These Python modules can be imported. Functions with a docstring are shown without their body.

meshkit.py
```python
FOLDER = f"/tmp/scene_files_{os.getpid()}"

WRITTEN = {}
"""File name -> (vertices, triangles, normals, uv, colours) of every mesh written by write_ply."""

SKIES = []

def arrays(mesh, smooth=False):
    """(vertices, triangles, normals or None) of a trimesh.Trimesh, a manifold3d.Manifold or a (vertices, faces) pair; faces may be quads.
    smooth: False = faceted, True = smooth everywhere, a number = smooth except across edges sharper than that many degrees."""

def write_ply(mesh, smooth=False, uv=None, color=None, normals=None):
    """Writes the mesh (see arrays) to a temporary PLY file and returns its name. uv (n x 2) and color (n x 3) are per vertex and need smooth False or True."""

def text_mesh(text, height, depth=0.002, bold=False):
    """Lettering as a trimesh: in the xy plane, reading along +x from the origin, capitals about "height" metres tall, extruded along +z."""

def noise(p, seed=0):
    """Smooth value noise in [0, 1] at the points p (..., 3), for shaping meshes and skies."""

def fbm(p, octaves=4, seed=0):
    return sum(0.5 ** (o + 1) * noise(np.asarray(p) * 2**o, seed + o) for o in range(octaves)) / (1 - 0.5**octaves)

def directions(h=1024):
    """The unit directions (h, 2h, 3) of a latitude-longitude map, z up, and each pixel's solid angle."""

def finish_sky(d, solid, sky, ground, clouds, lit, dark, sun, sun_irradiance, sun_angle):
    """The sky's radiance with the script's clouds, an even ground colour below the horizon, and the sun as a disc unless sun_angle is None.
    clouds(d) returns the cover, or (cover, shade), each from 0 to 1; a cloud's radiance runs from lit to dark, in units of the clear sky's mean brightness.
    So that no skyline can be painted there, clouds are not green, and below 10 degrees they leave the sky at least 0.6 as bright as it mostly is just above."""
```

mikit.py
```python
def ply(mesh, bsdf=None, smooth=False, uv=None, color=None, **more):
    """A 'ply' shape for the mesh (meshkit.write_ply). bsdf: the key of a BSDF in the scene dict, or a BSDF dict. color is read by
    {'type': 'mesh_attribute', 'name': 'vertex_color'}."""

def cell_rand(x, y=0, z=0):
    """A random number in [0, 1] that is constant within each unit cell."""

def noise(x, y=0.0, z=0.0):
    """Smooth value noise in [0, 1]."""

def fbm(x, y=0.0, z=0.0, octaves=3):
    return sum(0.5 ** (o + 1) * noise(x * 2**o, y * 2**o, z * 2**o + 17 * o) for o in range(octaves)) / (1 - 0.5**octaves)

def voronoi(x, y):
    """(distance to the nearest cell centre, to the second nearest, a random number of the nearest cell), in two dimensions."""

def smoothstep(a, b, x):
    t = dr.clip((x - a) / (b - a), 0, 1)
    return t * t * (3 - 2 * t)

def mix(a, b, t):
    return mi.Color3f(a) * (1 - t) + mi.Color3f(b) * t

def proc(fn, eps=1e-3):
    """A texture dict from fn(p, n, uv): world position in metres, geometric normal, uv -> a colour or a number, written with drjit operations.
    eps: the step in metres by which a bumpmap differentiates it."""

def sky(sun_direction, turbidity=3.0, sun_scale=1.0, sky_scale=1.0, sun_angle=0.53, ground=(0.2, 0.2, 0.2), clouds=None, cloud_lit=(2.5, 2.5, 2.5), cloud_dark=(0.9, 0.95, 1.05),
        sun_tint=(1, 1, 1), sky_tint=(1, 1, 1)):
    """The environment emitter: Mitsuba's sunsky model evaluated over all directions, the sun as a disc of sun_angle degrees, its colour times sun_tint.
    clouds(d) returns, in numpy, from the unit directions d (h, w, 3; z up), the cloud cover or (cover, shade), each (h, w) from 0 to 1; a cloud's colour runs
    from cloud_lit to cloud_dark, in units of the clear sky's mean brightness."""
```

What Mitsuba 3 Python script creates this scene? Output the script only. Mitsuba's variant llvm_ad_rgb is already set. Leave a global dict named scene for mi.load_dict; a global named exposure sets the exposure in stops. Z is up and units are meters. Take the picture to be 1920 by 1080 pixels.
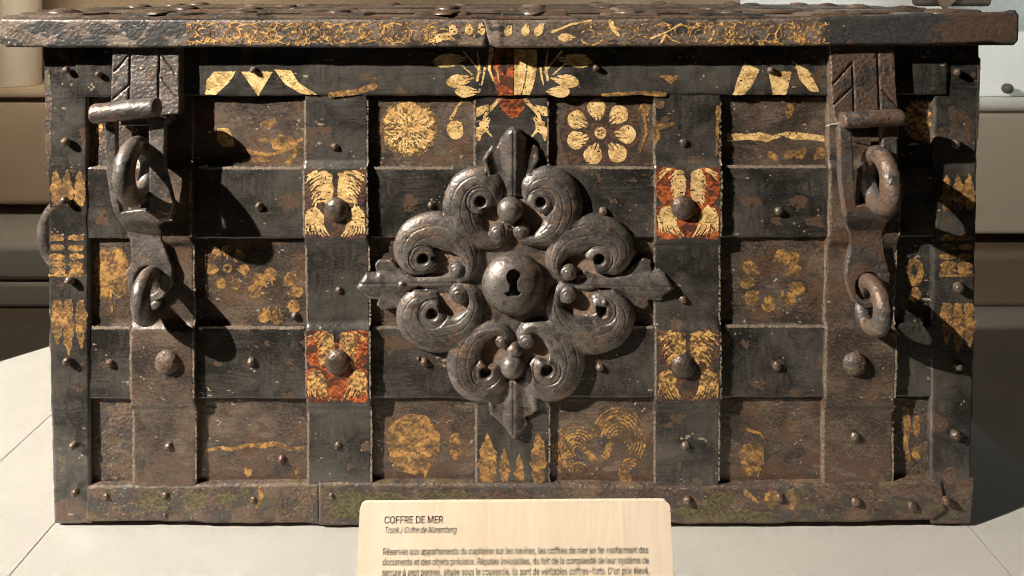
import math, random
import numpy as np
import mitsuba as mi
import drjit as dr
import shapely
from shapely import affinity
from shapely.geometry import Polygon, LineString, Point, box
from shapely.ops import unary_union
from scipy.spatial import cKDTree
import trimesh
import mikit, meshkit
from mikit import proc, noise, fbm, smoothstep, mix, cell_rand

random.seed(7)
T = mi.ScalarTransform4f
# One unit of the drawing of the chest front is 0.575 mm.  X to the right, Y down, P out of the front towards the visitor.
S = 0.000575
Y0 = 981.0            # the plinth's top in that drawing
EYE, HOR = 1300.0, -15.0   # the visitor's eye: distance to the front, height of the eye line in the drawing
scene, labels = {}, {}

# ------------------------------------------------------------------ camera, lamps, exposure
scene['camera'] = {
    'type': 'perspective', 'fov': math.degrees(2 * math.atan(960 / EYE)), 'fov_axis': 'x',
    'principal_point_offset_y': (540 - HOR) / 1080.0, 'near_clip': 0.02, 'far_clip': 60.0,
    'to_world': T().look_at(origin=[0, -EYE * S, (Y0 - HOR) * S], target=[0, 0, (Y0 - HOR) * S], up=[0, 0, 1])}
exposure = 0.0
LAMP = np.array([-2.14, -1.06, 1.78])
AIM = np.array([0.05, 0.0, 0.2])


def lamp_frame(pos, aim):
    return T().look_at(origin=list(map(float, pos)), target=list(map(float, aim)), up=[0, 0, 1])


scene['spot_lamp__lens'] = {'type': 'disk', 'to_world': lamp_frame(LAMP, AIM) @ T().scale(0.018),
                            'emitter': {'type': 'area', 'radiance': {'type': 'rgb', 'value': [73000, 68500, 61500]}}}
scene['added_fill_lamp__diffuser'] = {'type': 'rectangle', 'to_world': lamp_frame([-0.6, -2.2, 2.9], [0, -0.6, 0]) @ T().scale([0.6, 0.3, 1]),
                                   'emitter': {'type': 'area', 'radiance': {'type': 'rgb', 'value': [0.15, 0.13, 0.11]}}}  # added ambient fill out of view, no known fixture
scene['added_fill_lamp_001__diffuser'] = {'type': 'rectangle', 'to_world': lamp_frame([-1.5, 0.95, 1.05], [-1.5, 2.4, 1.02]) @ T().scale([0.5, 0.12, 1]),
                                       'emitter': {'type': 'area', 'radiance': {'type': 'rgb', 'value': [26, 22.5, 17.5]}}}  # added out of view to brighten the left back wall

scene['added_fill_lamp_002__diffuser'] = {'type': 'rectangle', 'to_world': lamp_frame([1.75, 1.25, 1.0], [1.75, 2.0, 0.99]) @ T().scale([0.5, 0.12, 1]),
                                       'emitter': {'type': 'area', 'radiance': {'type': 'rgb', 'value': [9, 9.3, 8.9]}}}  # added out of view to brighten the pale niche panel

# ------------------------------------------------------------------ materials


def units(p):
    return p.x / S, p.y / S, p.z / S


def bsdf(key, color, rough=0.5, metallic=0.0, spec=0.5, bump=None, depth=0.0004, **more):
    c = proc(color) if callable(color) else {'type': 'rgb', 'value': list(color)}
    b = {'type': 'principled', 'base_color': c, 'roughness': proc(rough) if callable(rough) else rough, 'specular': spec}
    b['metallic'] = proc(metallic) if callable(metallic) else metallic
    b.update(more)
    if bump is not None:
        b = {'type': 'bumpmap', 'tex': proc(bump, eps=4e-4), 'scale': depth, 'bsdf': b}
    scene[key] = {'type': 'twosided', 'bsdf': b}
    return key


def f_black(p, n, uv):
    x, y, z = units(p)
    big = fbm(x / 70, y / 70, z / 70, 4)
    fine = fbm(x / 3, y / 3, z / 3, 3)
    sel = fbm(x / 45 + 20, y / 45, z / 45, 2)
    streak = noise(x / 3.6 + 7 * big, y / 30, z / 42 + 3 * sel) * smoothstep(0.42, 0.62, sel) + noise(x / 48 + 3 * sel, y / 30, z / 3.6 + 7 * big) * smoothstep(0.5, 0.36, sel)
    c = mix((0.017, 0.0148, 0.0126), (0.096, 0.085, 0.0725), smoothstep(0.24, 0.66, 0.52 * big + 0.17 * streak + 0.25 * fine))
    worn = fbm(x / 38 + 31, y / 38, z / 38 + 7, 4) + 0.10 * (fine - 0.5)
    c = mix(c, mix((0.085, 0.052, 0.034), (0.17, 0.105, 0.066), fine), smoothstep(0.65, 0.675, worn) * 0.8)
    low = fbm(x / 26 + 3, y / 26, z / 20, 4) - z / 260.0
    c = mix(c, mix((0.055, 0.034, 0.025), (0.14, 0.082, 0.055), fbm(x / 5, y / 5, z / 5, 3)), smoothstep(0.36, 0.385, low))
    chip = noise(x / 5 + 2, y / 5, z / 5) * noise(x / 21, y / 21 + 4, z / 21)
    return mix(c, (0.34, 0.26, 0.19), smoothstep(0.60, 0.65, chip))


def f_brown(p, n, uv):
    x, y, z = units(p)
    big = fbm(x / 60 + 5, y / 60, z / 60, 4)
    fine = fbm(x / 3.4, y / 3, z / 3.4, 3)
    sel = fbm(x / 45 + 20, y / 45, z / 45, 2)
    cross = noise(x / 50 + 3 * sel, y / 40, z / 3.8 + 6 * big) * smoothstep(0.44, 0.6, sel)
    c = mix((0.038, 0.0285, 0.0225), (0.166, 0.119, 0.085), smoothstep(0.26, 0.68, 0.45 * big + 0.14 * cross + 0.40 * fine))
    dark = fbm(x / 30 + 11, y / 30, z / 30 + 3, 4)
    c = mix(c, (0.030, 0.028, 0.027), smoothstep(0.50, 0.74, dark) * 0.4)
    red = fbm(x / 44 + 70, y / 44, z / 44, 4)
    c = mix(c, mix((0.085, 0.042, 0.024), (0.20, 0.105, 0.055), fine), smoothstep(0.52, 0.72, red) * 0.5)
    low = fbm(x / 26 + 3, y / 26, z / 20, 4) - z / 300.0
    c = mix(c, mix((0.060, 0.036, 0.027), (0.135, 0.080, 0.054), fbm(x / 5, y / 5, z / 5, 3)), smoothstep(0.12, 0.14, low))
    chip = noise(x / 4.2 + 2, y / 5, z / 4.2) * noise(x / 19, y / 21 + 4, z / 19)
    return mix(c, (0.34, 0.27, 0.20), smoothstep(0.66, 0.71, chip))


def f_rust(p, n, uv):
    x, y, z = units(p)
    fine = fbm(x / 4, y / 4, z / 4, 4)
    big = fbm(x / 35, y / 35, z / 35, 3)
    c = mix((0.045, 0.031, 0.024), (0.140, 0.088, 0.060), smoothstep(0.3, 0.7, 0.5 * fine + 0.5 * big))
    dark = fbm(x / 24 + 8, y / 24, z / 24, 4)
    c = mix(c, (0.055, 0.046, 0.041), smoothstep(0.53, 0.57, dark) * 0.9)
    moss = fbm(x / 30 + 90, y / 20, z / 14, 4)
    c = mix(c, (0.125, 0.110, 0.042), smoothstep(0.57, 0.63, moss) * 0.4)
    return mix(c, (0.34, 0.25, 0.17), smoothstep(0.80, 0.86, noise(x / 3.4, y / 3.4, z / 3.4)) * 0.5)


def forged(p, k):
    x, y, z = units(p)
    big = fbm(x / 40, y / 40, z / 40, 4)
    fine = fbm(x / 3, y / 3, z / 3, 3)
    c = mix((0.085, 0.073, 0.065), (0.235, 0.205, 0.181), smoothstep(0.3, 0.72, 0.6 * big + 0.4 * fine)) * k
    pit = fbm(x / 7 + 20, y / 7, z / 7, 4) + 0.6 * (fbm(x / 50 + 2, y / 50, z / 50 + 8, 2) - 0.5)
    c = mix(c, mix((0.12, 0.065, 0.040), (0.34, 0.225, 0.15), fine), smoothstep(0.62, 0.67, pit) * 0.8)
    dark = fbm(x / 14 + 3, y / 14, z / 14 + 60, 4)
    return mix(c, (0.05, 0.042, 0.038), smoothstep(0.54, 0.68, dark) * 0.55)


def f_forged(p, n, uv):
    return forged(p, 1.0)


def f_hasp(p, n, uv):
    return forged(p, 1.0)


def f_browniron(p, n, uv):
    x, y, z = units(p)
    c = forged(p, 0.55)
    return mix(c, mix((0.07, 0.045, 0.033), (0.19, 0.125, 0.088), fbm(x / 4, y / 4, z / 4, 4)), smoothstep(0.44, 0.56, fbm(x / 34 + 4, y / 34, z / 34, 3) + smoothstep(870.0, 890.0, z + 14 * fbm(x / 6, y / 6, z / 6, 3))))


def f_lid(p, n, uv):
    x, y, z = units(p)
    fine = fbm(x / 4, y / 4, z / 4, 4)
    big = fbm(x / 40, y / 40, z / 40, 4)
    c = mix((0.066, 0.046, 0.034), (0.225, 0.172, 0.135), smoothstep(0.3, 0.7, 0.5 * fine + 0.5 * big))
    w = fbm(x / 36 + 4, y / 36, z / 30, 4)
    black = mix((0.022, 0.021, 0.020), (0.075, 0.070, 0.064), fine)
    lacquer = smoothstep(556.0, 572.0, x + 20 * (fine - .5)) * smoothstep(850.0, 690.0, x + 260 * (w - .5)) * 0.30 + smoothstep(-800.0, -790.0, x) * smoothstep(-560.0, -575.0, x) * 0.09
    c = mix(c, black, smoothstep(0.60, 0.63, w + lacquer))
    far = smoothstep(556.0, 640.0, x)
    c = mix(c, mix((0.045, 0.030, 0.022), (0.13, 0.085, 0.058), fine), far * smoothstep(0.64, 0.60, w + lacquer))
    return mix(c, (0.36, 0.29, 0.21), smoothstep(0.66, 0.72, noise(x / 5, y / 5, z / 5) * noise(x / 17, y / 17, z / 17)))


def f_gold(p, n, uv):
    x, y, z = units(p)
    fine = fbm(x / 3.2, y / 3.2, z / 3.2, 3)
    big = fbm(x / 15, y / 15, z / 15, 3)
    c = mix((0.42, 0.240, 0.080), (0.90, 0.62, 0.275), smoothstep(0.30, 0.62, 0.55 * fine + 0.45 * big))
    c = mix(c, (0.30, 0.145, 0.045), smoothstep(0.56, 0.68, fbm(x / 11 + 9, y / 11, z / 11, 3)) * 0.45)
    return mix(c, (0.06, 0.038, 0.024), smoothstep(0.80, 0.86, noise(x / 4.2 + 40, y / 4.2, z / 4.2)))


def f_goldworn(p, n, uv):
    x, y, z = units(p)
    fine = fbm(x / 3.0, y / 3, z / 4.4, 3)
    big = fbm(x / 14 + 5, y / 14, z / 14, 3)
    c = mix((0.115, 0.062, 0.030), (0.76, 0.435, 0.14), smoothstep(0.34, 0.66, 0.6 * fine + 0.4 * big))
    return mix(c, (0.060, 0.040, 0.028), smoothstep(0.52, 0.66, fbm(x / 9 + 14, y / 9, z / 9, 3)) * 0.7)


def f_faded(p, n, uv):
    x, y, z = units(p)
    fine = fbm(x / 3.4, y / 3, z / 4.4, 3)
    big = fbm(x / 16 + 5, y / 16, z / 16, 3)
    c = mix((0.105, 0.062, 0.033), (0.56, 0.295, 0.088), smoothstep(0.32, 0.74, 0.5 * fine + 0.5 * big))
    return mix(c, (0.065, 0.043, 0.030), smoothstep(0.46, 0.72, fbm(x / 12 + 14, y / 12, z / 12, 3)) * 0.6)


def f_red(p, n, uv):
    x, y, z = units(p)
    fine = fbm(x / 4, y / 4, z / 4, 4)
    c = mix((0.085, 0.020, 0.011), (0.46, 0.115, 0.032), smoothstep(0.34, 0.66, 0.6 * fine + 0.4 * fbm(x / 22, y / 22, z / 22 + 3, 3)))
    return mix(c, (0.055, 0.028, 0.020), smoothstep(0.50, 0.62, fbm(x / 16 + 6, y / 16, z / 16, 4)) * 0.85)


def f_ground(p, n, uv):
    x, y, z = units(p)
    fine = fbm(x / 4, y / 4, z / 4, 4)
    c = mix((0.045, 0.027, 0.020), (0.125, 0.066, 0.040), smoothstep(0.3, 0.7, fine))
    return mix(c, (0.04, 0.032, 0.028), smoothstep(0.55, 0.6, fbm(x / 18 + 6, y / 18, z / 18, 4)) * 0.8)


def f_green(p, n, uv):
    x, y, z = units(p)
    fine = fbm(x / 4, y / 4, z / 4, 4)
    return mix((0.052, 0.040, 0.024), (0.115, 0.096, 0.038), smoothstep(0.34, 0.66, fine))


def b_iron(p, n, uv):
    x, y, z = units(p)
    w = fbm(x / 40, y / 40, z / 40, 2)
    return 0.6 * fbm(x / 6, y / 6, z / 6, 4) + 0.22 * noise(x / 3.2 + 6 * w, y / 9, z / 44) * smoothstep(0.45, 0.6, w) + 0.22 * noise(x / 50, y / 9, z / 3.2 + 6 * w) * smoothstep(0.55, 0.4, w)


def b_rough(p, n, uv):
    x, y, z = units(p)
    return fbm(x / 4.6, y / 4.6, z / 4.6, 3)


def b_gold(p, n, uv):
    x, y, z = units(p)
    return fbm(x / 3, y / 3, z / 3, 3)


def f_wood(p, n, uv):
    x, y, z = units(p)
    strip = dr.select(x > 135.0, 1.0, dr.select(x > -30.0, 0.35, 0.0))
    wav = fbm(x / 26 + 30 * strip, z / 260, 1.0, 3)
    line = noise(x / 2.6 + wav * 22, z / 120, 3.0)
    c = mix((0.67, 0.525, 0.38), (0.84, 0.70, 0.53), 0.55 * wav + 0.25 * line + 0.30 * fbm(x / 3, z / 16, 7.0, 3))
    return c * (1.02 - 0.07 * strip * strip)


def f_cream(p, n, uv):
    x, y, z = units(p)
    a = fbm(x / 90, y / 90, 2.0, 4)
    speck = noise(x / 2.5, y / 2.5, z / 2.5)
    c = mix((0.365, 0.345, 0.308), (0.42, 0.40, 0.36), 0.6 * a + 0.4 * speck)
    scuff = noise(x / 3 + 4 * a, y / 70, 5.0) * noise(x / 40, y / 50, 8.0)
    c = mix(c, (0.35, 0.32, 0.275), smoothstep(0.62, 0.70, scuff) * 0.35)
    return mix(c, (0.34, 0.30, 0.25), smoothstep(0.93, 0.95, noise(x / 4, y / 4, 3.0)) * 0.6)


def f_wall(p, n, uv):
    x, y, z = units(p)
    a = fbm(x / 300, y / 300, z / 300, 3)
    return mix((0.40, 0.31, 0.215), (0.48, 0.38, 0.27), a)


BLACK = bsdf('black_iron_look', f_black, 0.31, 0.20, 0.7, bump=b_iron, depth=0.0007)
BROWN = bsdf('brown_iron_look', f_brown, 0.38, 0.12, 0.6, bump=b_iron, depth=0.0008)
RUST = bsdf('rusty_iron_look', f_rust, 0.60, 0.05, bump=b_rough, depth=0.0014)
RIVET = bsdf('rivet_look', f_brown, 0.42, 0.30, bump=b_rough, depth=0.0006)
FORGED = bsdf('forged_iron_look', f_forged, 0.43, 0.55, bump=b_rough, depth=0.0005)
HASP = bsdf('hasp_iron_look', f_hasp, 0.43, 0.42, bump=b_rough, depth=0.0011)
HASPR = bsdf('brown_hasp_look', f_browniron, 0.43, 0.32, bump=b_rough, depth=0.0012)
LID = bsdf('lid_iron_look', f_lid, 0.46, 0.10, bump=b_rough, depth=0.0008)
GOLD = bsdf('gold_paint_look', f_gold, 0.42, 0.15, bump=b_gold, depth=0.0006)
WORN = bsdf('worn_gold_paint_look', f_goldworn, 0.45, 0.12, bump=b_gold, depth=0.0007)
FADED = bsdf('faded_gold_paint_look', f_faded, 0.45, 0.12, bump=b_gold, depth=0.0007)
RED = bsdf('red_paint_look', f_red, 0.42, bump=b_rough, depth=0.0008)
GROUND = bsdf('brown_paint_look', f_ground, 0.45, bump=b_rough, depth=0.0008)
GREEN = bsdf('green_paint_look', f_green, 0.5, bump=b_rough, depth=0.0010)
WOOD = 'maple_look'
scene[WOOD] = {'type': 'twosided', 'bsdf': {'type': 'diffuse', 'reflectance': proc(f_wood)}}
CREAM = bsdf('cream_laminate_look', f_cream, 0.40)
WALL = bsdf('tan_wall_look', f_wall, 0.8)
DARK = bsdf('dark_void_look', (0.012, 0.011, 0.010), 0.8)
INK = 'ink_look'
scene[INK] = {'type': 'twosided', 'bsdf': {'type': 'diffuse', 'reflectance': {'type': 'rgb', 'value': [0.012, 0.006, 0.009]}}}
WHITE = bsdf('pale_wall_look', (0.70, 0.725, 0.71), 0.7)
TAUPE = bsdf('taupe_wall_look', (0.30, 0.245, 0.185), 0.8)
FLOOR = bsdf('floor_look', lambda p, n, uv: mix((0.12, 0.11, 0.10), (0.20, 0.18, 0.155), fbm(p.x * 3, p.y * 3, 1.0, 4)), 0.35)
BASE = bsdf('base_board_look', (0.115, 0.08, 0.052), 0.6)
KNOB = bsdf('knob_look', (0.07, 0.055, 0.045), 0.6)
STEEL = bsdf('steel_look', (0.32, 0.31, 0.30), 0.35, 0.9)

# ------------------------------------------------------------------ mesh helpers


def W(X, Y, P):
    """chest front: drawing to world"""
    return np.stack([(X - 960) * S, -P * S, (Y0 - Y) * S], -1)


LIDTOP = 28.0


def WT(X, Q, H):
    """lid top: X as on the front, Q units back from the front, H units above the lid"""
    return np.stack([(X - 960) * S, Q * S, (Y0 - LIDTOP + H) * S], -1)


def back(pts, p):
    """what the visitor sees at these places of the front, when it stands P units proud of it"""
    k = (EYE - p) / EYE
    a = np.asarray(pts, float)
    return np.stack([960 + (a[..., 0] - 960) * k, HOR + (a[..., 1] - HOR) * k], -1)


def gb(g, p):
    return shapely.transform(g, lambda a: back(a, p))


def n2(pts, sc, seed=0, octv=3):
    sx, sy = (sc, sc) if np.isscalar(sc) else sc
    return meshkit.fbm(np.stack([pts[:, 0] / sx + 13.1 * seed, pts[:, 1] / sy - 7.7 * seed, np.full(len(pts), 0.37 * seed)], -1), octv, seed)


def wobble(poly, amp=1.2, sc=25.0, seed=0):
    poly = shapely.segmentize(poly, 5.0)

    def mv(a):
        return a + np.stack([n2(a, sc, seed + 1) - 0.5, n2(a, sc, seed + 2) - 0.5], -1) * 2 * amp
    g = shapely.transform(poly, mv)
    return g if g.is_valid else g.buffer(0)


def sdf(poly):
    d = shapely.segmentize(poly.boundary, 0.5)
    tree = cKDTree(shapely.get_coordinates(d))
    shapely.prepare(poly)

    def f(p):
        r = tree.query(p, workers=-1)[0]
        return np.where(shapely.contains_xy(poly, p[:, 0], p[:, 1]), r, -r)
    return f


def plate(field, bounds, step, height, base, mapping=W, edge=None):
    """A relief: the part of the drawing where field > 0, its top at height(points, distance from the edge), its walls down to base."""
    x0, y0, x1, y1 = bounds[0] - 2 * step, bounds[1] - 2 * step, bounds[2] + 2 * step, bounds[3] + 2 * step
    nx, ny = int((x1 - x0) / step) + 2, int((y1 - y0) / step) + 2
    gx, gy = np.meshgrid(x0 + step * np.arange(nx), y0 + step * np.arange(ny))
    pts = np.stack([gx.ravel(), gy.ravel()], -1)
    f = field(pts)
    i = np.arange(nx * ny).reshape(ny, nx)
    a, b, c, d = (q.ravel() for q in (i[:-1, :-1], i[:-1, 1:], i[1:, 1:], i[1:, :-1]))
    flip = ((a // nx + a % nx) % 2 == 0)
    tri = np.concatenate([np.where(flip[:, None], np.stack([a, b, c], 1), np.stack([a, b, d], 1)),
                          np.where(flip[:, None], np.stack([a, c, d], 1), np.stack([b, c, d], 1))])
    ins = f > 0
    k = ins[tri].sum(1)
    roll = lambda t, r: t[np.arange(len(t))[:, None], (r[:, None] + np.arange(3)) % 3]
    t1 = roll(tri[k == 1], np.argmax(ins[tri[k == 1]], 1))
    t2 = roll(tri[k == 2], np.argmax(~ins[tri[k == 2]], 1))
    N = len(pts)
    e = np.concatenate([t1[:, 0] * N + t1[:, 1], t1[:, 0] * N + t1[:, 2], t2[:, 1] * N + t2[:, 0], t2[:, 2] * N + t2[:, 0]])
    ue, inv = np.unique(e, return_inverse=True)
    o, q = ue // N, ue % N
    t = np.clip(f[o] / (f[o] - f[q]), 0.02, 0.98)[:, None]
    cp = pts[o] * (1 - t) + pts[q] * t
    inv = inv + N
    m1, m2 = len(t1), len(t2)
    ab, ac, ba, ca = inv[:m1], inv[m1:2 * m1], inv[2 * m1:2 * m1 + m2], inv[2 * m1 + m2:]
    F = np.concatenate([tri[k == 3], np.stack([t1[:, 0], ab, ac], 1), np.stack([t2[:, 1], t2[:, 2], ca], 1), np.stack([t2[:, 1], ca, ba], 1)])
    if len(F) == 0:
        return None
    seg = np.concatenate([np.stack([ab, ac], 1), np.stack([ca, ba], 1)])
    allp, alld = np.concatenate([pts, cp]), np.concatenate([np.maximum(f, 0), np.zeros(len(cp))])
    used, F2 = np.unique(F, return_inverse=True)
    F2 = F2.reshape(-1, 3)
    P2, d2 = allp[used], alld[used]
    h = height(P2, d2)
    V = mapping(P2[:, 0], P2[:, 1], h)
    rim, seg2 = np.unique(seg, return_inverse=True)
    seg2 = seg2.reshape(-1, 2)
    pr = allp[rim]
    hr = height(pr, np.zeros(len(pr)))
    bv = base(pr) if callable(base) else np.full(len(pr), float(base))
    n0, nr = len(V), len(pr)
    V = np.vstack([V, mapping(pr[:, 0], pr[:, 1], hr), mapping(pr[:, 0], pr[:, 1], np.minimum(bv, hr - 0.01))])
    u, v = seg2[:, 0], seg2[:, 1]
    walls = np.concatenate([np.stack([v, u, u + nr], 1), np.stack([v, u + nr, v + nr], 1)]) + n0
    F = np.vstack([F2, walls])
    up = mapping(np.array([0.0]), np.array([0.0]), np.array([1.0])) - mapping(np.array([0.0]), np.array([0.0]), np.array([0.0]))
    nrm = np.cross(V[F2[:, 1]] - V[F2[:, 0]], V[F2[:, 2]] - V[F2[:, 0]]).sum(0)
    if nrm @ up[0] < 0:
        F = F[:, ::-1]
    return V, F


def rounded(d, r):
    return -r * (1 - np.sqrt(np.clip(1 - (1 - np.clip(d / r, 0, 1)) ** 2, 0, 1)))


taken = {}


def key_for(name):
    n = taken.get(name, 0)
    taken[name] = n + 1
    return name if n == 0 else f'{name}_{n:03d}'


def put(name, mesh, mat, smooth=True, **lab):
    k = key_for(name)
    scene[k] = mikit.ply(mesh, mat, smooth=smooth)
    if lab:
        labels[k] = lab
    return k


def merge(parts):
    V, F, n = [], [], 0
    for v, f in parts:
        V.append(v); F.append(np.asarray(f) + n); n += len(v)
    return np.vstack(V), np.vstack(F)


def sweep(path, radii, sides=20, squash=1.0, cap=True, bump=0.0, seed=0):
    """A tube along a 3-D path in drawing units (X, Y, P)."""
    p = np.asarray(path, float)
    r = np.broadcast_to(radii, (len(p),)).astype(float)
    t = np.gradient(p, axis=0)
    t /= np.linalg.norm(t, axis=1, keepdims=True)
    a = np.zeros_like(p)
    ref = np.array([0.0, 0, 1.0]) if abs(t[0, 2]) < 0.9 else np.array([1.0, 0, 0])
    prev = ref
    for j in range(len(p)):
        prev = prev - t[j] * (prev @ t[j])
        prev /= np.linalg.norm(prev)
        a[j] = prev
    b = np.cross(t, a)
    ang = np.arange(sides) * 2 * np.pi / sides
    ring = p[:, None] + r[:, None, None] * (np.cos(ang)[None, :, None] * a[:, None] + squash * np.sin(ang)[None, :, None] * b[:, None])
    if bump:
        q = ring.reshape(-1, 3)
        nz = meshkit.fbm(q / 22.0 + seed, 3, seed).reshape(ring.shape[:2]) - 0.5
        ring = p[:, None] + (ring - p[:, None]) * (1 + 2 * bump * nz[..., None] / np.maximum(r, 1)[:, None, None])
    V = ring.reshape(-1, 3)
    i, j = np.meshgrid(np.arange(len(p) - 1), np.arange(sides), indexing='ij')
    q = np.stack([i * sides + j, i * sides + (j + 1) % sides, (i + 1) * sides + (j + 1) % sides, (i + 1) * sides + j], -1).reshape(-1, 4)
    F = np.vstack([q[:, [0, 1, 2]], q[:, [0, 2, 3]]])
    if cap:
        V = np.vstack([V, p[0], p[-1]])
        k = np.arange(sides)
        F = np.vstack([F, np.stack([(k + 1) % sides, k, k * 0 + len(V) - 2], 1), np.stack([k, (k + 1) % sides, k * 0 + len(V) - 1], 1) + np.array([(len(p) - 1) * sides, (len(p) - 1) * sides, 0])])
    return fix(V, F)


def fix(V, F):
    """drawing units to world, faces outwards"""
    Vw = W(V[:, 0], V[:, 1], V[:, 2])
    tm = trimesh.Trimesh(Vw, F, process=False)
    if tm.volume < 0:
        F = F[:, ::-1]
    return Vw, F


def torus(c, R, r, turn=0.0, tilt=0.0, squash=1.0, seed=0, nu=72, nv=24, fat=0.0, oval=1.0):
    """A round forged ring standing out of the front; its plane holds the P axis."""
    u, v = np.meshgrid(np.arange(nu) * 2 * np.pi / nu, np.arange(nv) * 2 * np.pi / nv, indexing='ij')
    rr = r * (1 + fat * np.cos(u))
    loc = np.stack([rr * np.sin(v) * squash, (R + rr * np.cos(v)) * np.sin(u) * oval, (R + rr * np.cos(v)) * np.cos(u)], -1).reshape(-1, 3)
    nz = meshkit.fbm(loc / 16.0 + 5 * seed, 3, seed) - 0.5
    cen = np.stack([0 * u, R * np.sin(u) * oval, R * np.cos(u)], -1).reshape(-1, 3)
    loc = cen + (loc - cen) * (1 + 0.13 * nz[:, None])
    ca, sa = math.cos(turn), math.sin(turn)
    loc = loc @ np.array([[ca, 0, sa], [0, 1, 0], [-sa, 0, ca]]).T
    ca, sa = math.cos(tilt), math.sin(tilt)
    loc = loc @ np.array([[ca, sa, 0], [-sa, ca, 0], [0, 0, 1]]).T
    i, j = np.meshgrid(np.arange(nu), np.arange(nv), indexing='ij')
    q = np.stack([i * nv + j, i * nv + (j + 1) % nv, (i + 1) % nu * nv + (j + 1) % nv, (i + 1) % nu * nv + j], -1).reshape(-1, 4)
    return fix(loc + np.asarray(c, float), np.vstack([q[:, [0, 1, 2]], q[:, [0, 2, 3]]]))


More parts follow.
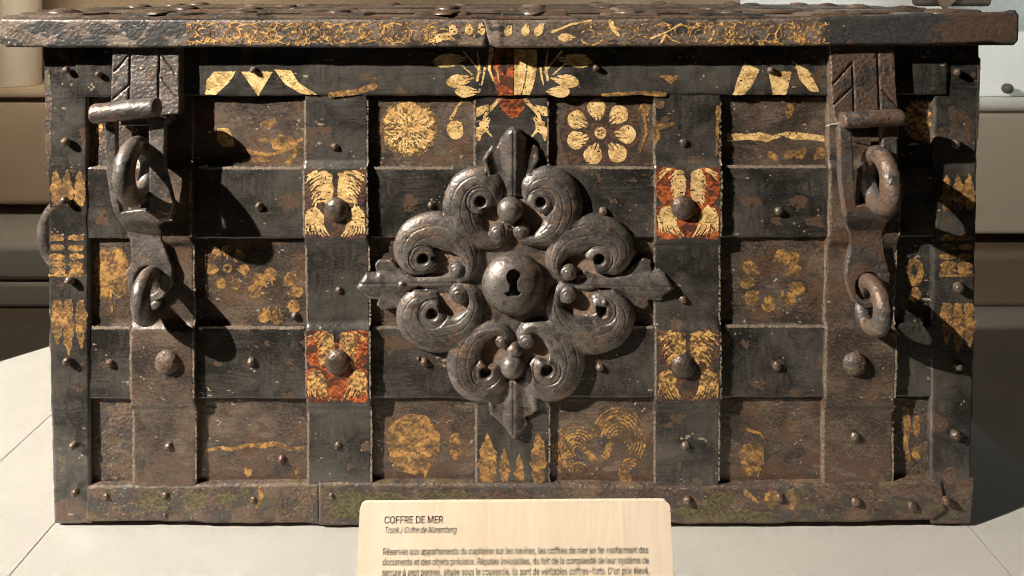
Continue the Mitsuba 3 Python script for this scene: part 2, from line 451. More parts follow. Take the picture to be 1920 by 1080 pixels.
def dome(c, R, H, p0, seed=0, n=14, m=28, rough=0.10, mapping=W, lean=(0, 0)):
    """A rivet head: centre, radius, height, level of the plate it sits on."""
    rows = []
    for a in np.linspace(0, 1, n):
        ang = a * np.pi / 2
        rows.append((math.cos(ang), math.sin(ang)))
    V = [(math.cos(t) * 1.0, math.sin(t) * 1.0, -0.35) for t in np.arange(m) * 2 * np.pi / m]
    for cr, sh in rows[:-1]:
        V += [(cr * math.cos(t), cr * math.sin(t), sh) for t in np.arange(m) * 2 * np.pi / m]
    V.append((0, 0, 1.0))
    V = np.array(V)
    nz = meshkit.fbm(V * 1.6 + 11.3 * seed, 3, seed) - 0.5
    nz2 = meshkit.fbm(V * 4.5 + 3.3 * seed, 2, seed) - 0.5
    V = V * (1 + (2 * rough * nz + 0.8 * rough * nz2)[:, None])
    V = V * np.array([R, R, H])
    V[:, 0] += lean[0] * V[:, 2]; V[:, 1] += lean[1] * V[:, 2]
    rows_n = n
    i, j = np.meshgrid(np.arange(rows_n - 1), np.arange(m), indexing='ij')
    q = np.stack([i * m + j, i * m + (j + 1) % m, (i + 1) * m + (j + 1) % m, (i + 1) * m + j], -1).reshape(-1, 4)
    F = np.vstack([q[:, [0, 1, 2]], q[:, [0, 2, 3]]])
    k = np.arange(m)
    F = np.vstack([F, np.stack([(rows_n - 1) * m + k, (rows_n - 1) * m + (k + 1) % m, k * 0 + len(V) - 1], 1)])
    Vw = mapping(V[:, 0] + c[0], V[:, 1] + c[1], V[:, 2] + p0)
    f0 = np.cross(Vw[F[:, 1]] - Vw[F[:, 0]], Vw[F[:, 2]] - Vw[F[:, 0]])
    cen = Vw.mean(0)
    if np.einsum('ij,ij->i', f0, Vw[F].mean(1) - cen).sum() < 0:
        F = F[:, ::-1]
    return Vw, F


def box_mesh(x0, x1, y0, y1, z0, z1, r=0.0):
    """world box; r > 0 rounds its edges"""
    if r <= 0:
        return trimesh.creation.box(bounds=[[x0, y0, z0], [x1, y1, z1]])
    import manifold3d
    pts = [(x, y, z) for x in (x0 + r, x1 - r) for y in (y0 + r, y1 - r) for z in (z0 + r, z1 - r)]
    s = manifold3d.Manifold.sphere(r, 24)
    return manifold3d.Manifold.batch_hull([s.translate(q) for q in pts])


CHEST = 'sea_chest'
labels[CHEST] = {'label': 'large iron strapped sea chest with worn gold painted flowers on the cream plinth', 'category': 'chest'}
surfaces = {}


def sheet(name, poly, mat, p, base, H=None, step=3.0, r=3.5, wob=1.0, seed=0, rough=1.0, **lab):
    """An iron plate of the front, seen outline POLY, its face at P. Returns (key, height function)."""
    poly = wobble(gb(Polygon(poly) if not isinstance(poly, Polygon) else poly, p), wob, 28.0, seed)

    def surf(q):
        h = p + 4.0 * rough * (n2(q, 80, seed + 3, 2) - 0.5) + 1.3 * rough * (n2(q, 24, seed + 4, 2) - 0.5)
        return h + H(q) if H else h
    f = sdf(poly)
    k = put(f'{CHEST}__{name}', plate(f, poly.bounds, step, lambda q, d: surf(q) + rounded(d, r), base), mat, **lab)
    surfaces[k] = (surf, p)
    return k


def paint(on, name, shapes, mat, lift=0.5, wear=0.25, ragged=1.0, step=1.6, grain=4.0, seed=0, field=None, bounds=None, fine=False, **lab):
    """A layer of paint on the plate ON, worn through in flakes."""
    surf, p = surfaces[on]
    if shapes is not None:
        g = gb(unary_union(shapes if isinstance(shapes, list) else [shapes]).buffer(0), p)
        f0, bd = sdf(g), g.bounds
    else:
        f0, bd = (lambda q: field(q)), bounds

    def f(q):
        w = 0.7 * n2(q, 0.62 * grain, seed + 5, 2) + 0.3 * n2(q, 6 * grain, seed + 6, 2)
        return np.minimum(f0(q) + ragged * 2 * (n2(q, 3.0, seed + 7, 2) - 0.5), (w - wear + 0.17) * 9)
    def one(f1, b1, **more):
        m = plate(f1, b1, step, lambda q, d: surf(q) + lift, lambda q: surf(q) - 0.5)
        return None if m is None else put(f'{on}__{name}', m, mat, **more)
    pieces = [x for x in getattr(g, 'geoms', [g]) if x.area > 12] if shapes is not None else []
    if len(pieces) < 2:
        return one(f, bd, **lab)
    if len(pieces) > 14 or fine:
        return one(f, bd, **{'kind': 'stuff', **lab})
    for x in pieces:
        fx = sdf(x)
        k_ = one(lambda q, fx=fx: np.minimum(f(q), fx(q) + 2), x.bounds, **lab)
    return k_


# ------------------------------------------------------------------ the room behind and the plinth
def world_poly_slab(pts, z0, z1):
    m = trimesh.creation.extrude_polygon(Polygon(pts), z1 - z0, engine='earcut')
    m.apply_translation([0, 0, z0])
    return m


def xq(X, q):
    return ((X - 960) * S, q * S)


PL = 'display_plinth'
labels[PL] = {'label': 'cream laminate plinth of fitted panels that the iron chest stands on', 'category': 'plinth'}
gap = 1.3
front, rear = -235.0, 900.0
tops = [[(102, front), (1812, front), (1812, rear), (102, rear)],
        [(-126, front), (102, front), (102, 864), (-126, 864)],
        [(-1000, front), (-126, front), (-126, 864), (-1000, -10)],
        [(1812, front), (2030, front), (2030, rear), (1812, rear)],
        ]
for t_ in tops:
    g = Polygon([xq(*c) for c in t_]).buffer(-gap * S)
    m = world_poly_slab(list(g.exterior.coords)[:-1], -0.018, 0.0)
    put(PL + '__top_panel', m, CREAM, smooth=False)
g = unary_union([Polygon([xq(*c) for c in t_]) for t_ in tops]).buffer(-0.012)
put(PL + '__base', world_poly_slab(list(g.exterior.coords)[:-1], -0.62, -0.0185), DARK, smooth=False)

scene['floor'] = mikit.ply(box_mesh(-6, 6, -5, 5.2, -0.68, -0.62), FLOOR)
labels['floor'] = {'kind': 'structure'}


def at(ix, iy, q):
    """world point seen at (ix, iy), Q units behind the chest's front"""
    k = (EYE + q) / EYE
    return (ix - 960) * k * S, q * S, (Y0 - HOR - (iy - HOR) * k) * S


# left background: a tan wall with a pilaster and a stepped cream plinth before it
yq = 4200
xl, yb, _ = at(0, 0, yq)
scene['back_wall'] = mikit.ply(box_mesh(-6, 1.2, 4200 * S, 4200 * S + 0.1, -0.62, 3.2), WALL)
labels['back_wall'] = {'kind': 'structure'}
scene['back_wall_001'] = mikit.ply(box_mesh(1.2, 6, 4050 * S, 4050 * S + 0.1, -0.62, 0.28), TAUPE)
labels['back_wall_001'] = {'kind': 'structure'}
q = 3000
x0, _, z1 = at(-900, 460, q); x1, _, _ = at(330, 460, q); _, _, zm = at(0, 530, q); _, _, z0 = at(0, 580, q)
BP = 'stepped_display_base'
labels[BP] = {'label': 'low cream display base behind the chest at the left edge of the photo', 'category': 'display base'}
put(BP + '__upper_panel', box_mesh(x0, x1, q * S, (q + 1200) * S, zm + 0.003, z1, 0.025), CREAM, smooth=30)
put(BP + '__lower_panel', box_mesh(x0, x1, q * S + 0.004, (q + 1200) * S, z0, zm, 0.02), CREAM, smooth=30)
put(BP + '__foot_panel', box_mesh(x0, x1 - 0.02, q * S + 0.012, (q + 1190) * S, -0.62, z0 - 0.002), TAUPE, smooth=False)
q = 3500
x0, _, z1 = at(-700, 165, q); x1, _, _ = at(300, 165, q); _, _, z0 = at(0, 330, q); _, _, zl = at(0, 182, q)
TP = 'tan_display_case'
labels[TP] = {'label': 'tan wooden display case behind the chest, above the low cream base', 'category': 'display case'}
zb = z0
put(TP + '__carcass', box_mesh(x0, x1, q * S, (q + 500) * S, zb - 0.12, zl - 0.002, 0.03), WALL, smooth=30)
put(TP + '__ledge', box_mesh(x0, x1 + 0.02, (q - 60) * S, (q + 510) * S, zl, z1, 0.016), WALL, smooth=30)
x2, _, _ = at(-30, 0, q); x3, _, _ = at(42, 0, q)
m = trimesh.creation.cylinder((x3 - x2) / 2, 1.2, sections=64)
m.apply_translation([(x2 + x3) / 2, (q + 160) * S, z1 + 0.602])
put(TP + '__column', m, bsdf('column_look', (0.58, 0.52, 0.43), 0.7), smooth=30)
# right background: a pale panel on a ledge above a taupe wall
q = 3300
x0, _, z1 = at(1640, -200, q); x1, _, _ = at(2300, 0, q); _, _, z0 = at(0, 186, q); _, _, z2 = at(0, 207, q)
RP = 'pale_display_niche'
labels[RP] = {'label': 'pale bluish display niche with a cream sill behind the chest at the right edge', 'category': 'display niche'}
put(RP + '__back_panel', box_mesh(0.9, 4.5, (q + 120) * S, (q + 160) * S, z0, 3.0), WHITE, smooth=False)
put(RP + '__sill', box_mesh(0.9, 4.5, (q - 70) * S, (q + 118) * S, z2, z0, 0.022), CREAM, smooth=30)
zf = at(0, 441, q - 40)[2]; zg = at(0, 472, q - 40)[2]
put(RP + '__front', box_mesh(0.9, 4.5, (q - 40) * S, q * S + 0.06, zf, z2 - 0.002, 0.02), TAUPE, smooth=30)
put(RP + '__base', box_mesh(0.9, 4.5, (q - 60) * S, (q + 700) * S, -0.62, zg - 0.002, 0.03), BASE, smooth=30)
c = at(1889, 166, q + 20)
put('dark_ball', trimesh.creation.icosphere(3, 0.02).apply_translation(c), KNOB,
    label='small dark round ball standing on the cream sill at the right', category='ball')

q = 3000
x0, _, z0 = at(1722, 12, q); x1, _, _ = at(1862, 12, q)
HB = 'hanging_board'
labels[HB] = {'label': 'dark brown board with a tan diagonal batten hanging behind the right end of the lid', 'category': 'board'}
put(HB + '__panel', box_mesh(x0, x1, q * S, q * S + .05, z0, z0 + 1.1, .015), bsdf('dark_board_look', (0.05, 0.038, 0.03), 0.7), smooth=30)
m = trimesh.creation.box([.05, .02, .6]); m.apply_transform(trimesh.transformations.rotation_matrix(math.radians(48), [0, 1, 0])); m.apply_translation([(x0 + x1) / 2 + .16, q * S - .011, z0 + .21])
put(HB + '__batten', m, BASE, smooth=False)

# ------------------------------------------------------------------ chest: body, panels and straps
core = merge([(lambda V: (V, np.array([[0, 1, 2], [0, 2, 3], [4, 6, 5], [4, 7, 6], [0, 4, 5], [0, 5, 1], [1, 5, 6], [1, 6, 2], [2, 6, 7], [2, 7, 3], [3, 7, 4], [3, 4, 0]])))(
    np.array([[88, 60, -8], [1826, 60, -8], [1810, 977, -8], [108, 977, -8], [88, 60, -600], [1826, 60, -600], [1810, 977, -600], [108, 977, -600]], float))])
put(CHEST + '__body', fix(core[0], core[1]), BLACK, smooth=False)

rows = {'A': (180, 318), 'C': (440, 620), 'E': (742, 915)}
cols = {1: (160, 255), 3: (355, 580), 5: (684, 897), 7: (1022, 1234), 9: (1342, 1560), 11: (1670, 1758)}
panel_mat = {(1, 'A'): RUST, (3, 'A'): BROWN, (5, 'A'): BROWN, (7, 'A'): BROWN, (9, 'A'): BROWN, (11, 'A'): BLACK,
             (1, 'C'): BROWN, (3, 'C'): BROWN, (5, 'C'): BROWN, (7, 'C'): BROWN, (9, 'C'): BROWN, (11, 'C'): BLACK,
             (1, 'E'): RUST, (3, 'E'): BROWN, (5, 'E'): BROWN, (7, 'E'): BROWN, (9, 'E'): BROWN, (11, 'E'): RUST}
PAN = {}
sd = 10
for (cn, rn), mt in panel_mat.items():
    x0, x1 = cols[cn]; y0, y1 = rows[rn]
    sd += 3
    PAN[cn, rn] = sheet('panel', [(x0, y0), (x1, y0), (x1, y1), (x0, y1)], mt, 0.0, -6, seed=sd, r=2)


def ribs(sx, sy, amp, seed):
    return lambda q: amp * (n2(q, (sx, sy), seed, 2) - 0.5)


HS = {}
HS['B'] = sheet('horizontal_strap', [(160, 313), (700, 313), (1226, 312), (1760, 310), (1760, 445), (1226, 446), (700, 448), (160, 448)], BLACK, 9.0, -3,
                H=ribs(16, 120, 0.9, 61), seed=60, r=3.0, wob=1.6)
HS['D'] = sheet('horizontal_strap', [(160, 614), (960, 612), (1760, 608), (1760, 745), (960, 748), (160, 749)], BLACK, 9.0, -3,
                H=ribs(16, 120, 0.9, 66), seed=65, r=3.0, wob=1.6)


def over(q):
    """the vertical straps climb over the horizontal ones"""
    s = lambda a, b, v: (lambda t: t * t * (3 - 2 * t))(np.clip((v - a) / (b - a), 0, 1))
    y = q[:, 1]
    return 9.0 * (s(296, 313, y) - s(443, 462, y) + s(594, 613, y) - s(744, 766, y))


VS = {}
vs = {2: (247, 250, 368, 362), 4: (571, 577, 697, 690), 6: (889, 892, 1031, 1028), 8: (1226, 1227, 1349, 1351), 10: (1553, 1543, 1674, 1684)}
for cn, (xt, xb, xb2, xt2) in vs.items():
    sd += 5
    VS[cn] = sheet('vertical_strap', [(xt, 172), (xt, 330), ((xt + xb) / 2 + 1, 540), (xb, 700), (xb, 916), (xb2, 916), (xb2, 700), ((xt2 + xb2) / 2, 540), (xt2, 330), (xt2, 172)],
                   BLACK if cn not in (2, 10) else BROWN, 11.0 if cn != 6 else 8.0, -7, H=lambda q, k=sd, m=1.0 if cn != 6 else 0.35: m * over(q) + ribs(140, 15, 1.0, k)(q), seed=sd, r=2.0, wob=2.0)

CL = sheet('corner_strap', [(78, 60), (90, 350), (92, 640), (100, 983), (170, 983), (168, 700), (165, 400), (163, 60)], BLACK, 11.0, -40, H=ribs(120, 16, 0.8, 81), seed=80, r=4, wob=1.8)
CR = sheet('corner_strap', [(1752, 60), (1752, 400), (1746, 700), (1746, 983), (1818, 983), (1828, 640), (1832, 350), (1838, 60)], BLACK, 11.0, -40, H=ribs(120, 16, 0.8, 86), seed=85, r=4, wob=1.8)
TB = sheet('top_band', [(139, 60), (1778, 60), (1778, 178), (1555, 180), (1300, 178), (960, 180), (690, 179), (400, 181), (139, 184)], BLACK, 14.0, -6,
           H=lambda q: ribs(13, 90, 1.7, 91)(q) + 1.2 * (n2(q, (60, 200), 93) - .5), seed=90, r=4, wob=1.6)
BB = sheet('bottom_band', [(163, 912), (600, 908), (600, 985), (420, 982), (160, 979)], RUST, 14.0, -4, seed=95, r=4.5, wob=2.0, rough=1.6)
BB2 = sheet('bottom_band', [(596, 906), (960, 910), (1330, 914), (1768, 903), (1776, 960), (1750, 977), (1400, 984), (1000, 987), (596, 986)], RUST, 15.5, -4, seed=98, r=4.5, wob=2.0, rough=1.6)

# rivets
small = [(122, 132, 8, 8), (120, 267, 9, 8), (118, 378, 9, 8), (127, 528, 9, 8), (123, 680, 9, 8), (136, 838, 9, 8), (139, 926, 9, 8),
         (182, 140, 7, 10), (473, 132, 7, 10), (1118, 128, 7, 10), (1446, 132, 7, 10), (627, 276, 9, 5), (485, 388, 9, 5), (635, 545, 9, 5), (808, 385, 8, 5), (1132, 397, 10, 5),
         (1283, 268, 10, 5), (1462, 397, 10, 5), (1282, 563, 9, 5), (553, 593, 10, 0), (470, 680, 9, 5), (795, 681, 9, 5), (784, 675, 5, 5), (1125, 690, 9, 5),
         (1458, 688, 10, 5), (204, 683, 9, 5), (315, 838, 9, 5), (528, 863, 10, 0), (634, 838, 10, 5), (1286, 838, 10, 5), (1604, 820, 11, 5),
         (198, 932, 9, 11), (308, 931, 9, 11), (475, 938, 9, 11), (622, 932, 9, 12), (1290, 940, 11, 12), (1463, 934, 10, 12), (1606, 943, 11, 12),
         (1711, 950, 11, 12), (1777, 942, 9, 8), (1794, 818, 11, 8), (1800, 688, 10, 8), (1800, 541, 11, 8), (1795, 271, 10, 8), (1798, 136, 8, 8), (308, 968, 5, 11)]
for i, (x, y, r, p) in enumerate(small):
    p = {8: 10, 11: 13, 12: 15}.get(p, p)
    p = {5: 10.5, 10: 19.5}.get(p, p)
    c = back((x, y), p + 3)
    put(CHEST + '__rivet', dome(c, r * 0.86, r * 0.80, p - 1.0, seed=200 + i, n=8, m=14, rough=0.22, lean=(random.uniform(-.1, .15), random.uniform(-.1, .15))), RIVET, smooth=30)
big = [(629, 395, 23, 10), (631, 683, 24, 10), (1283, 392, 23, 10), (1284, 690, 23, 10), (310, 683, 23, 10), (1607, 686, 22, 10)]
for i, (x, y, r, p) in enumerate(big):
    c = back((x, y), 28)
    put(CHEST + '__domed_boss', dome(c, r, 15, 18, seed=300 + i, n=16, m=32, rough=0.07), RIVET if i < 4 else RUST, smooth=True)

# ------------------------------------------------------------------ painted ornament


def petal(c, ang, L, Wd, tip=0.5, teeth=0, root=0.15):
    """A petal with its round end away from the centre; fine teeth at its root."""
    t = np.linspace(0, 1, 30)
    w = Wd * np.sin(np.pi * np.clip(t, 0, 1) ** (0.75 if tip < .5 else 1.5)) ** 0.6
    pts = [(L * a, b) for a, b in zip(t, w)] + [(L * a, -b) for a, b in zip(t[::-1], w[::-1])]
    g = Polygon(pts).buffer(0)
    for j in range(teeth):
        y = Wd * (2 * (j + .5) / teeth - 1)
        g = g.difference(Polygon([(-2, y - Wd * .62 / teeth), (L * random.uniform(.42, .62), y), (-2, y + Wd * .62 / teeth)]))
    g = affinity.rotate(g, ang, origin=(0, 0))
    return affinity.translate(g, c[0], c[1])


def stroke(pts, w0, w1=None):
    """A brush stroke that swells and thins out."""
    p = np.asarray(pts, float)
    l = LineString(p)
    n = max(4, int(l.length / 4))
    g = []
    for j in range(n):
        a, b = l.interpolate(j / n, True), l.interpolate((j + 1) / n, True)
        s = (j + .5) / n
        w = (w0 * (1 - s) + (w1 if w1 is not None else 0.25 * w0) * s)
        g.append(LineString([a, b]).buffer(w / 2, quad_segs=3))
    return unary_union(g)


def arc(c, rx, ry, a0, a1, n=14):
    t = np.radians(np.linspace(a0, a1, n))
    return np.stack([c[0] + rx * np.cos(t), c[1] + ry * np.sin(t)], 1)


def curl(c, a0, a1, r0, r1, w, k, ry=1.0, flip=1):
    """concentric brushed arcs"""
    return [stroke(arc(c, flip * r, ry * r, a0 + random.uniform(-9, 9), a1 + random.uniform(-9, 9)), w, w * .6) for r in np.linspace(r0, r1, k)]


def flame(x, y0, y1, w, up=True):
    """a ragged pointed leaf, its tip at y1"""
    t = np.linspace(0, 1, 14)
    ww = w * np.sin(np.pi * (0.18 + 0.82 * t)) ** .9
    j = [random.uniform(.75, 1.2) for _ in t]
    xs = x + np.array([random.uniform(-1.5, 1.5) for _ in t])
    ys = y0 + (y1 - y0) * t
    return Polygon(list(zip(xs - ww * j, ys)) + list(zip(xs + ww * j, ys))[::-1]).buffer(0)


def blob(x, y, rx, ry, seed=0, amp=4):
    return wobble(affinity.scale(Point(x, y).buffer(1, 24), rx, ry), amp, 14, seed)


def flower(c, pts, L, Wd, teeth=5):
    return [petal((c[0] + (x - c[0]) * .44, c[1] + (y - c[1]) * .44), math.degrees(math.atan2(y - c[1], x - c[0])), L, Wd, tip=.6, teeth=teeth) for x, y in pts]


# row A
paint(PAN[3, 'A'], 'gold_patch', [Polygon([(408, 240), (428, 240), (438, 258), (440, 276), (418, 274), (408, 262)])], GOLD, seed=1)
paint(PAN[3, 'A'], 'faded_landscape', [stroke([(490, 262), (530, 268), (566, 262)], 9, 7), stroke([(540, 305), (555, 285), (568, 272)], 12, 6), blob(505, 232, 16, 9, 3, 6), stroke([(455, 282), (500, 290), (540, 284)], 8, 6), blob(480, 300, 26, 6, 9, 5), blob(535, 270, 26, 16, 4, 9)], FADED, ragged=2.6, wear=.45, seed=2)
sun = Point(767, 240).buffer(49, 48)
rays = [LineString([(767, 240), (767 + 54 * math.cos(a), 240 + 54 * math.sin(a))]).buffer(1.1) for a in np.linspace(0, 2 * np.pi, 72, endpoint=False)]
paint(PAN[5, 'A'], 'painted_sun', [sun] + rays, WORN, wear=.06, ragged=.6, seed=3, grain=3.0)
paint(PAN[5, 'A'], 'painted_sun_rays', [LineString([(767 + a * math.cos(t), 240 + a * math.sin(t)), (767 + b * math.cos(t2), 240 + b * math.sin(t2))]).buffer(1.2)
      for a, b, t, t2 in [(r0_, r0_ + random.uniform(4, 8), t, t + random.uniform(-.12, .12)) for t, r0_ in zip(np.arange(170) * 2.39996 + np.random.RandomState(3).uniform(-.3, .3, 170), np.sqrt(np.linspace(.01, 1, 170)) * 44)]], GOLD, lift=.9, wear=.30, seed=4, step=1.2)
paint(PAN[5, 'A'], 'painted_tree', [blob(854, 243, 15, 18, 5), stroke([(846, 222), (858, 200), (866, 190)], 7, 3)], GOLD, wear=.27, seed=5)
fl = [(1118, 202), (1077, 222), (1162, 213), (1178, 252), (1080, 263), (1113, 287), (1160, 290)]
paint(PAN[7, 'A'], 'painted_ground', [wobble(Point(1126, 250).buffer(76), 5, 30, 4).intersection(box(1042, 188, 1222, 306))], GROUND, lift=.4, wear=.12, seed=6)
k = paint(PAN[7, 'A'], 'painted_flower', flower((1126, 249), fl, 44, 17.5, 5) + [Point(1126, 249).buffer(11).difference(unary_union([Point(1126 + 5 * math.cos(a), 249 + 5 * math.sin(a)).buffer(2) for a in np.linspace(0, 6.28, 6)]))], GOLD,
          lift=.9, wear=.17, ragged=.4, step=1.1, seed=7, label='gold seven petalled flower painted on brown')
paint(PAN[7, 'A'], 'gold_patch', [stroke([(1205, 200), (1212, 250), (1200, 285)], 7, 3), blob(1208, 205, 10, 12, 2)], FADED, ragged=2.4, lift=.9, wear=.38, seed=8)
paint(PAN[9, 'A'], 'painted_wave', [Polygon([(1364, 250), (1400, 251), (1425, 248), (1450, 254), (1475, 247), (1510, 250), (1546, 255), (1546, 266), (1515, 262), (1490, 263), (1468, 255), (1440, 266), (1400, 262), (1364, 266)])], GOLD, wear=.22, seed=9)
paint(PAN[9, 'A'], 'painted_leaf', [petal((x, 300), a, 27, 8, .6, 3) for x, a in ((1462, -150), (1468, -40), (1496, -60), (1510, -140), (1524, -35), (1548, -120))] + [blob(1480, 210, 10, 13, 4, 6)], FADED, ragged=2.0, wear=.28, seed=10)
paint(PAN[11, 'A'], 'painted_leaf', [blob(1720, 225, 26, 38, 6)], WORN, wear=.32, seed=11)
paint(PAN[1, 'A'], 'gold_patch', [blob(182, 200, 8, 10, 2), blob(186, 245, 5, 18, 3)], WORN, wear=.3, seed=12)
# row C
paint(PAN[1, 'C'], 'gold_patch', [blob(196, 515, 20, 48, 6), blob(222, 512, 22, 46, 7), stroke([(205, 550), (211, 585)], 9, 3)], FADED, ragged=2.2, wear=.44, grain=5, seed=13, label='worn gold leaf patch with dark specks')
fc = [(400, 470), (425, 462), (452, 470), (395, 505), (412, 537), (445, 540), (462, 505)]
paint(PAN[3, 'C'], 'painted_flower', flower((427, 503), fc, 26, 10, 4) + [Point(427, 503).buffer(9).difference(Point(427, 503).buffer(4))], FADED, ragged=2.2, wear=.2, seed=14)
fc2 = [(482, 520), (505, 507), (548, 518), (560, 545), (552, 575), (520, 600), (492, 597), (470, 545)]
paint(PAN[3, 'C'], 'painted_flower', flower((517, 555), fc2, 34, 12, 4), FADED, ragged=2.2, wear=.27, seed=15)
fc3 = [(1395, 497), (1388, 530), (1398, 568), (1440, 580), (1485, 568), (1510, 545), (1495, 505), (1500, 468), (1470, 470)]
paint(PAN[9, 'C'], 'painted_flower', flower((1448, 525), fc3, 36, 13, 4), FADED, ragged=2.2, wear=.31, seed=16)
paint(PAN[11, 'C'], 'painted_flower', [blob(1715, 510, 17, 26, 8).difference(blob(1715, 508, 7, 11, 3)), blob(1716, 552, 12, 14, 2)], FADED, ragged=2.2, wear=.34, seed=17)
# row E
paint(PAN[5, 'E'], 'painted_tree', [blob(775, 832, 50, 58, 11, 6), stroke([(800, 880), (794, 905)], 7, 4), blob(854, 838, 12, 26, 4)], FADED, ragged=2.2, wear=.50, grain=5, seed=18, label='worn gold leafy tree painted on brown')
paint(PAN[7, 'E'], 'painted_scroll', curl((1082, 845), 130, 320, 8, 46, 4.2, 8, 1.12) + curl((1160, 822), 190, 400, 8, 50, 4.2, 8, 1.15)
      + [stroke([(1135, 855), (1145, 832), (1155, 822)], 14, 8), stroke([(1112, 860), (1095, 840)], 12, 6)] + curl((1182, 885), 100, 300, 6, 20, 5, 4, 1.3) + curl((1085, 885), 190, 330, 5, 18, 4, 3), FADED, ragged=2.2, wear=.27, seed=20, step=1.4, label='pair of gold ribbed scrolls painted on brown')
paint(PAN[9, 'E'], 'gold_patch', [flame(1402, 832, 900, 16), flame(1420, 832, 895, 12), stroke([(1400, 805), (1425, 812), (1432, 822)], 6, 3)], FADED, ragged=2.2, wear=.27, seed=21)
paint(PAN[11, 'E'], 'gold_patch', [stroke([(1697, 770), (1702, 800), (1696, 835), (1704, 860)], 15, 8), blob(1718, 800, 7, 20, 4, 6), blob(1720, 852, 9, 14, 6, 6)], FADED, ragged=2.2, wear=.36, seed=22)
paint(PAN[3, 'E'], 'gold_patch', [stroke([(385, 846), (410, 838), (436, 842), (462, 834), (490, 836)], 5, 7), stroke([(486, 835), (515, 832), (545, 842), (568, 840)], 11, 6), stroke([(556, 880), (560, 900)], 8, 5), blob(466, 885, 7, 9, 3)], FADED, ragged=3.0, wear=.50, seed=23)
# painted crossings of straps 4 and 8


def crossing(on, x0, x1, y0, y1, ground, mat, w, seed, far=1.0):
    xm = (x0 + x1) / 2
    cell = box(x0 + 3, y0 + 3, x1 - 3, y1 - 3)
    wings = [affinity.rotate(affinity.scale(Point(xm + s * 32, y0 + 38).buffer(1, 24), 30, 46), s * 22) for s in (-1, 1)] + [blob(xm + s * 36, y1 - 32, 30, 36, seed + 2 + s, 3) for s in (-1, 1)]
    paint(on, 'painted_ground', [unary_union(wings + [Point(xm, (y0 + y1) / 2).buffer(44), Point(xm, y1 - 34).buffer(30)]).intersection(box(x0 + 2, y0 + 2, x1 - 2, y1 - 1))], ground, lift=.4, wear=.10, ragged=2.5, seed=seed)
    g = []
    for s in (-1, 1):
        f = lambda x, y: (xm + s * x + random.uniform(-1.8, 1.8), y0 + y + random.uniform(-2.2, 2.2))
        H = y1 - y0
        g.append(wobble(affinity.scale(Point(xm + s * 15, y0 + 36).buffer(1, 24), 11, 30), 2.5, 9, seed + s + 5))
        for j in range(9):            # the plume at the top flows out from its spine
            g.append(stroke([f(9, 12 + 6 * j), f(22, 7 + 6.2 * j), f(9 + 25 * far, 10 + 6.6 * j), f(9 + (41 - 1.4 * j) * far, 22 + 6.4 * j)], 7.5, 1.6))
        g += [stroke([f(34, 5), f(44, 9 + 3 * j), f(54, 14 + 6 * j)], 4.5, 1.5) for j in range(3)]
        g.append(wobble(affinity.scale(Point(xm + s * 39, y0 + H - 44).buffer(1, 24), 16, 17), 2.5, 9, seed + s + 9))
        for j in range(8):            # the curl at the bottom
            g.append(stroke([f(25 + 4 * j, H - 44 - 1.2 * j * (7 - j)), f(23 + 4.4 * j, H - 30), f(19 + 5.2 * j, H - 18), f(10 + 6.2 * j, H - 6 - 1.0 * j)], 7.0, 1.6))
    paint(on, 'painted_acanthus', [q.intersection(cell) for q in g], mat, lift=.9, wear=w, seed=seed + 1, step=1.2, ragged=.9, fine=True)


crossing(VS[4], 572, 690, 314, 447, GROUND, GOLD, .22, 30)
crossing(VS[8], 1227, 1349, 310, 446, RED, GOLD, .21, 33, .62)
crossing(VS[4], 575, 694, 614, 750, RED, WORN, .25, 36, .75)
crossing(VS[8], 1227, 1348, 612, 750, GROUND, WORN, .22, 39)
paint(VS[8], 'worn_or_lit_edge', [stroke([(1229, 240), (1245, 236), (1262, 232)], 12, 6), blob(1231, 255, 6, 12, 1), stroke([(1346, 200), (1345, 260), (1343, 290)], 7, 4), blob(1237, 195, 10, 8, 2)], FADED, ragged=2.4, wear=.36, seed=42)
# centre: shield with leaves on the top band, running on below it
paint(TB, 'red_shield', [affinity.scale(Point(962, 112).buffer(1, 32), 40, 92).intersection(box(925, 92, 963, 179)).difference(affinity.scale(Point(950, 120).buffer(1, 32), 11, 22).intersection(box(900, 90, 950, 150)))], RED, wear=.05, seed=43)
paint(TB, 'gold_shield', [affinity.scale(Point(962, 112).buffer(1, 32), 45, 90).intersection(box(964, 92, 1010, 178)).difference(LineString(arc((962, 112), 26, 80, -60, 75)).buffer(1.0)), stroke([(921, 92), (917, 130), (926, 152)], 9, 3), stroke([(931, 128), (936, 156)], 4, 2)], GOLD, wear=.14, seed=44)
g = []
for s in (-1, 1):
    ax = lambda x: 961 + s * x
    g += [petal((ax(60), 172), 180 if s < 0 else 0, 48, 11, .6, 4), petal((ax(70), 146), 170 if s < 0 else 10, 56, 12, .6, 4), petal((ax(80), 110), 175 if s < 0 else 5, 70, 13, .6, 5)]
    g += [stroke([(ax(60), 135), (ax(74), 118), (ax(92), 96)], 4, 3), stroke([(ax(66), 150), (ax(62), 125), (ax(66), 98)], 5, 3), stroke([(ax(76), 140), (ax(96), 122), (ax(120), 112)], 3, 2), stroke([(ax(52), 128), (ax(58), 160)], 5, 2)]
paint(TB, 'painted_leaf', g, GOLD, wear=.22, seed=45, step=1.4)
paint(TB, 'painted_leaf', [Polygon([(384, 178), (388, 150), (402, 134), (442, 134), (432, 152), (404, 178)]), Polygon([(452, 134), (512, 134), (497, 158), (484, 180), (470, 160)]),
      Polygon([(514, 130), (545, 132), (560, 155), (596, 178), (566, 176), (534, 158)])], GOLD, wear=.16, seed=46, label='three gold pointed leaves')
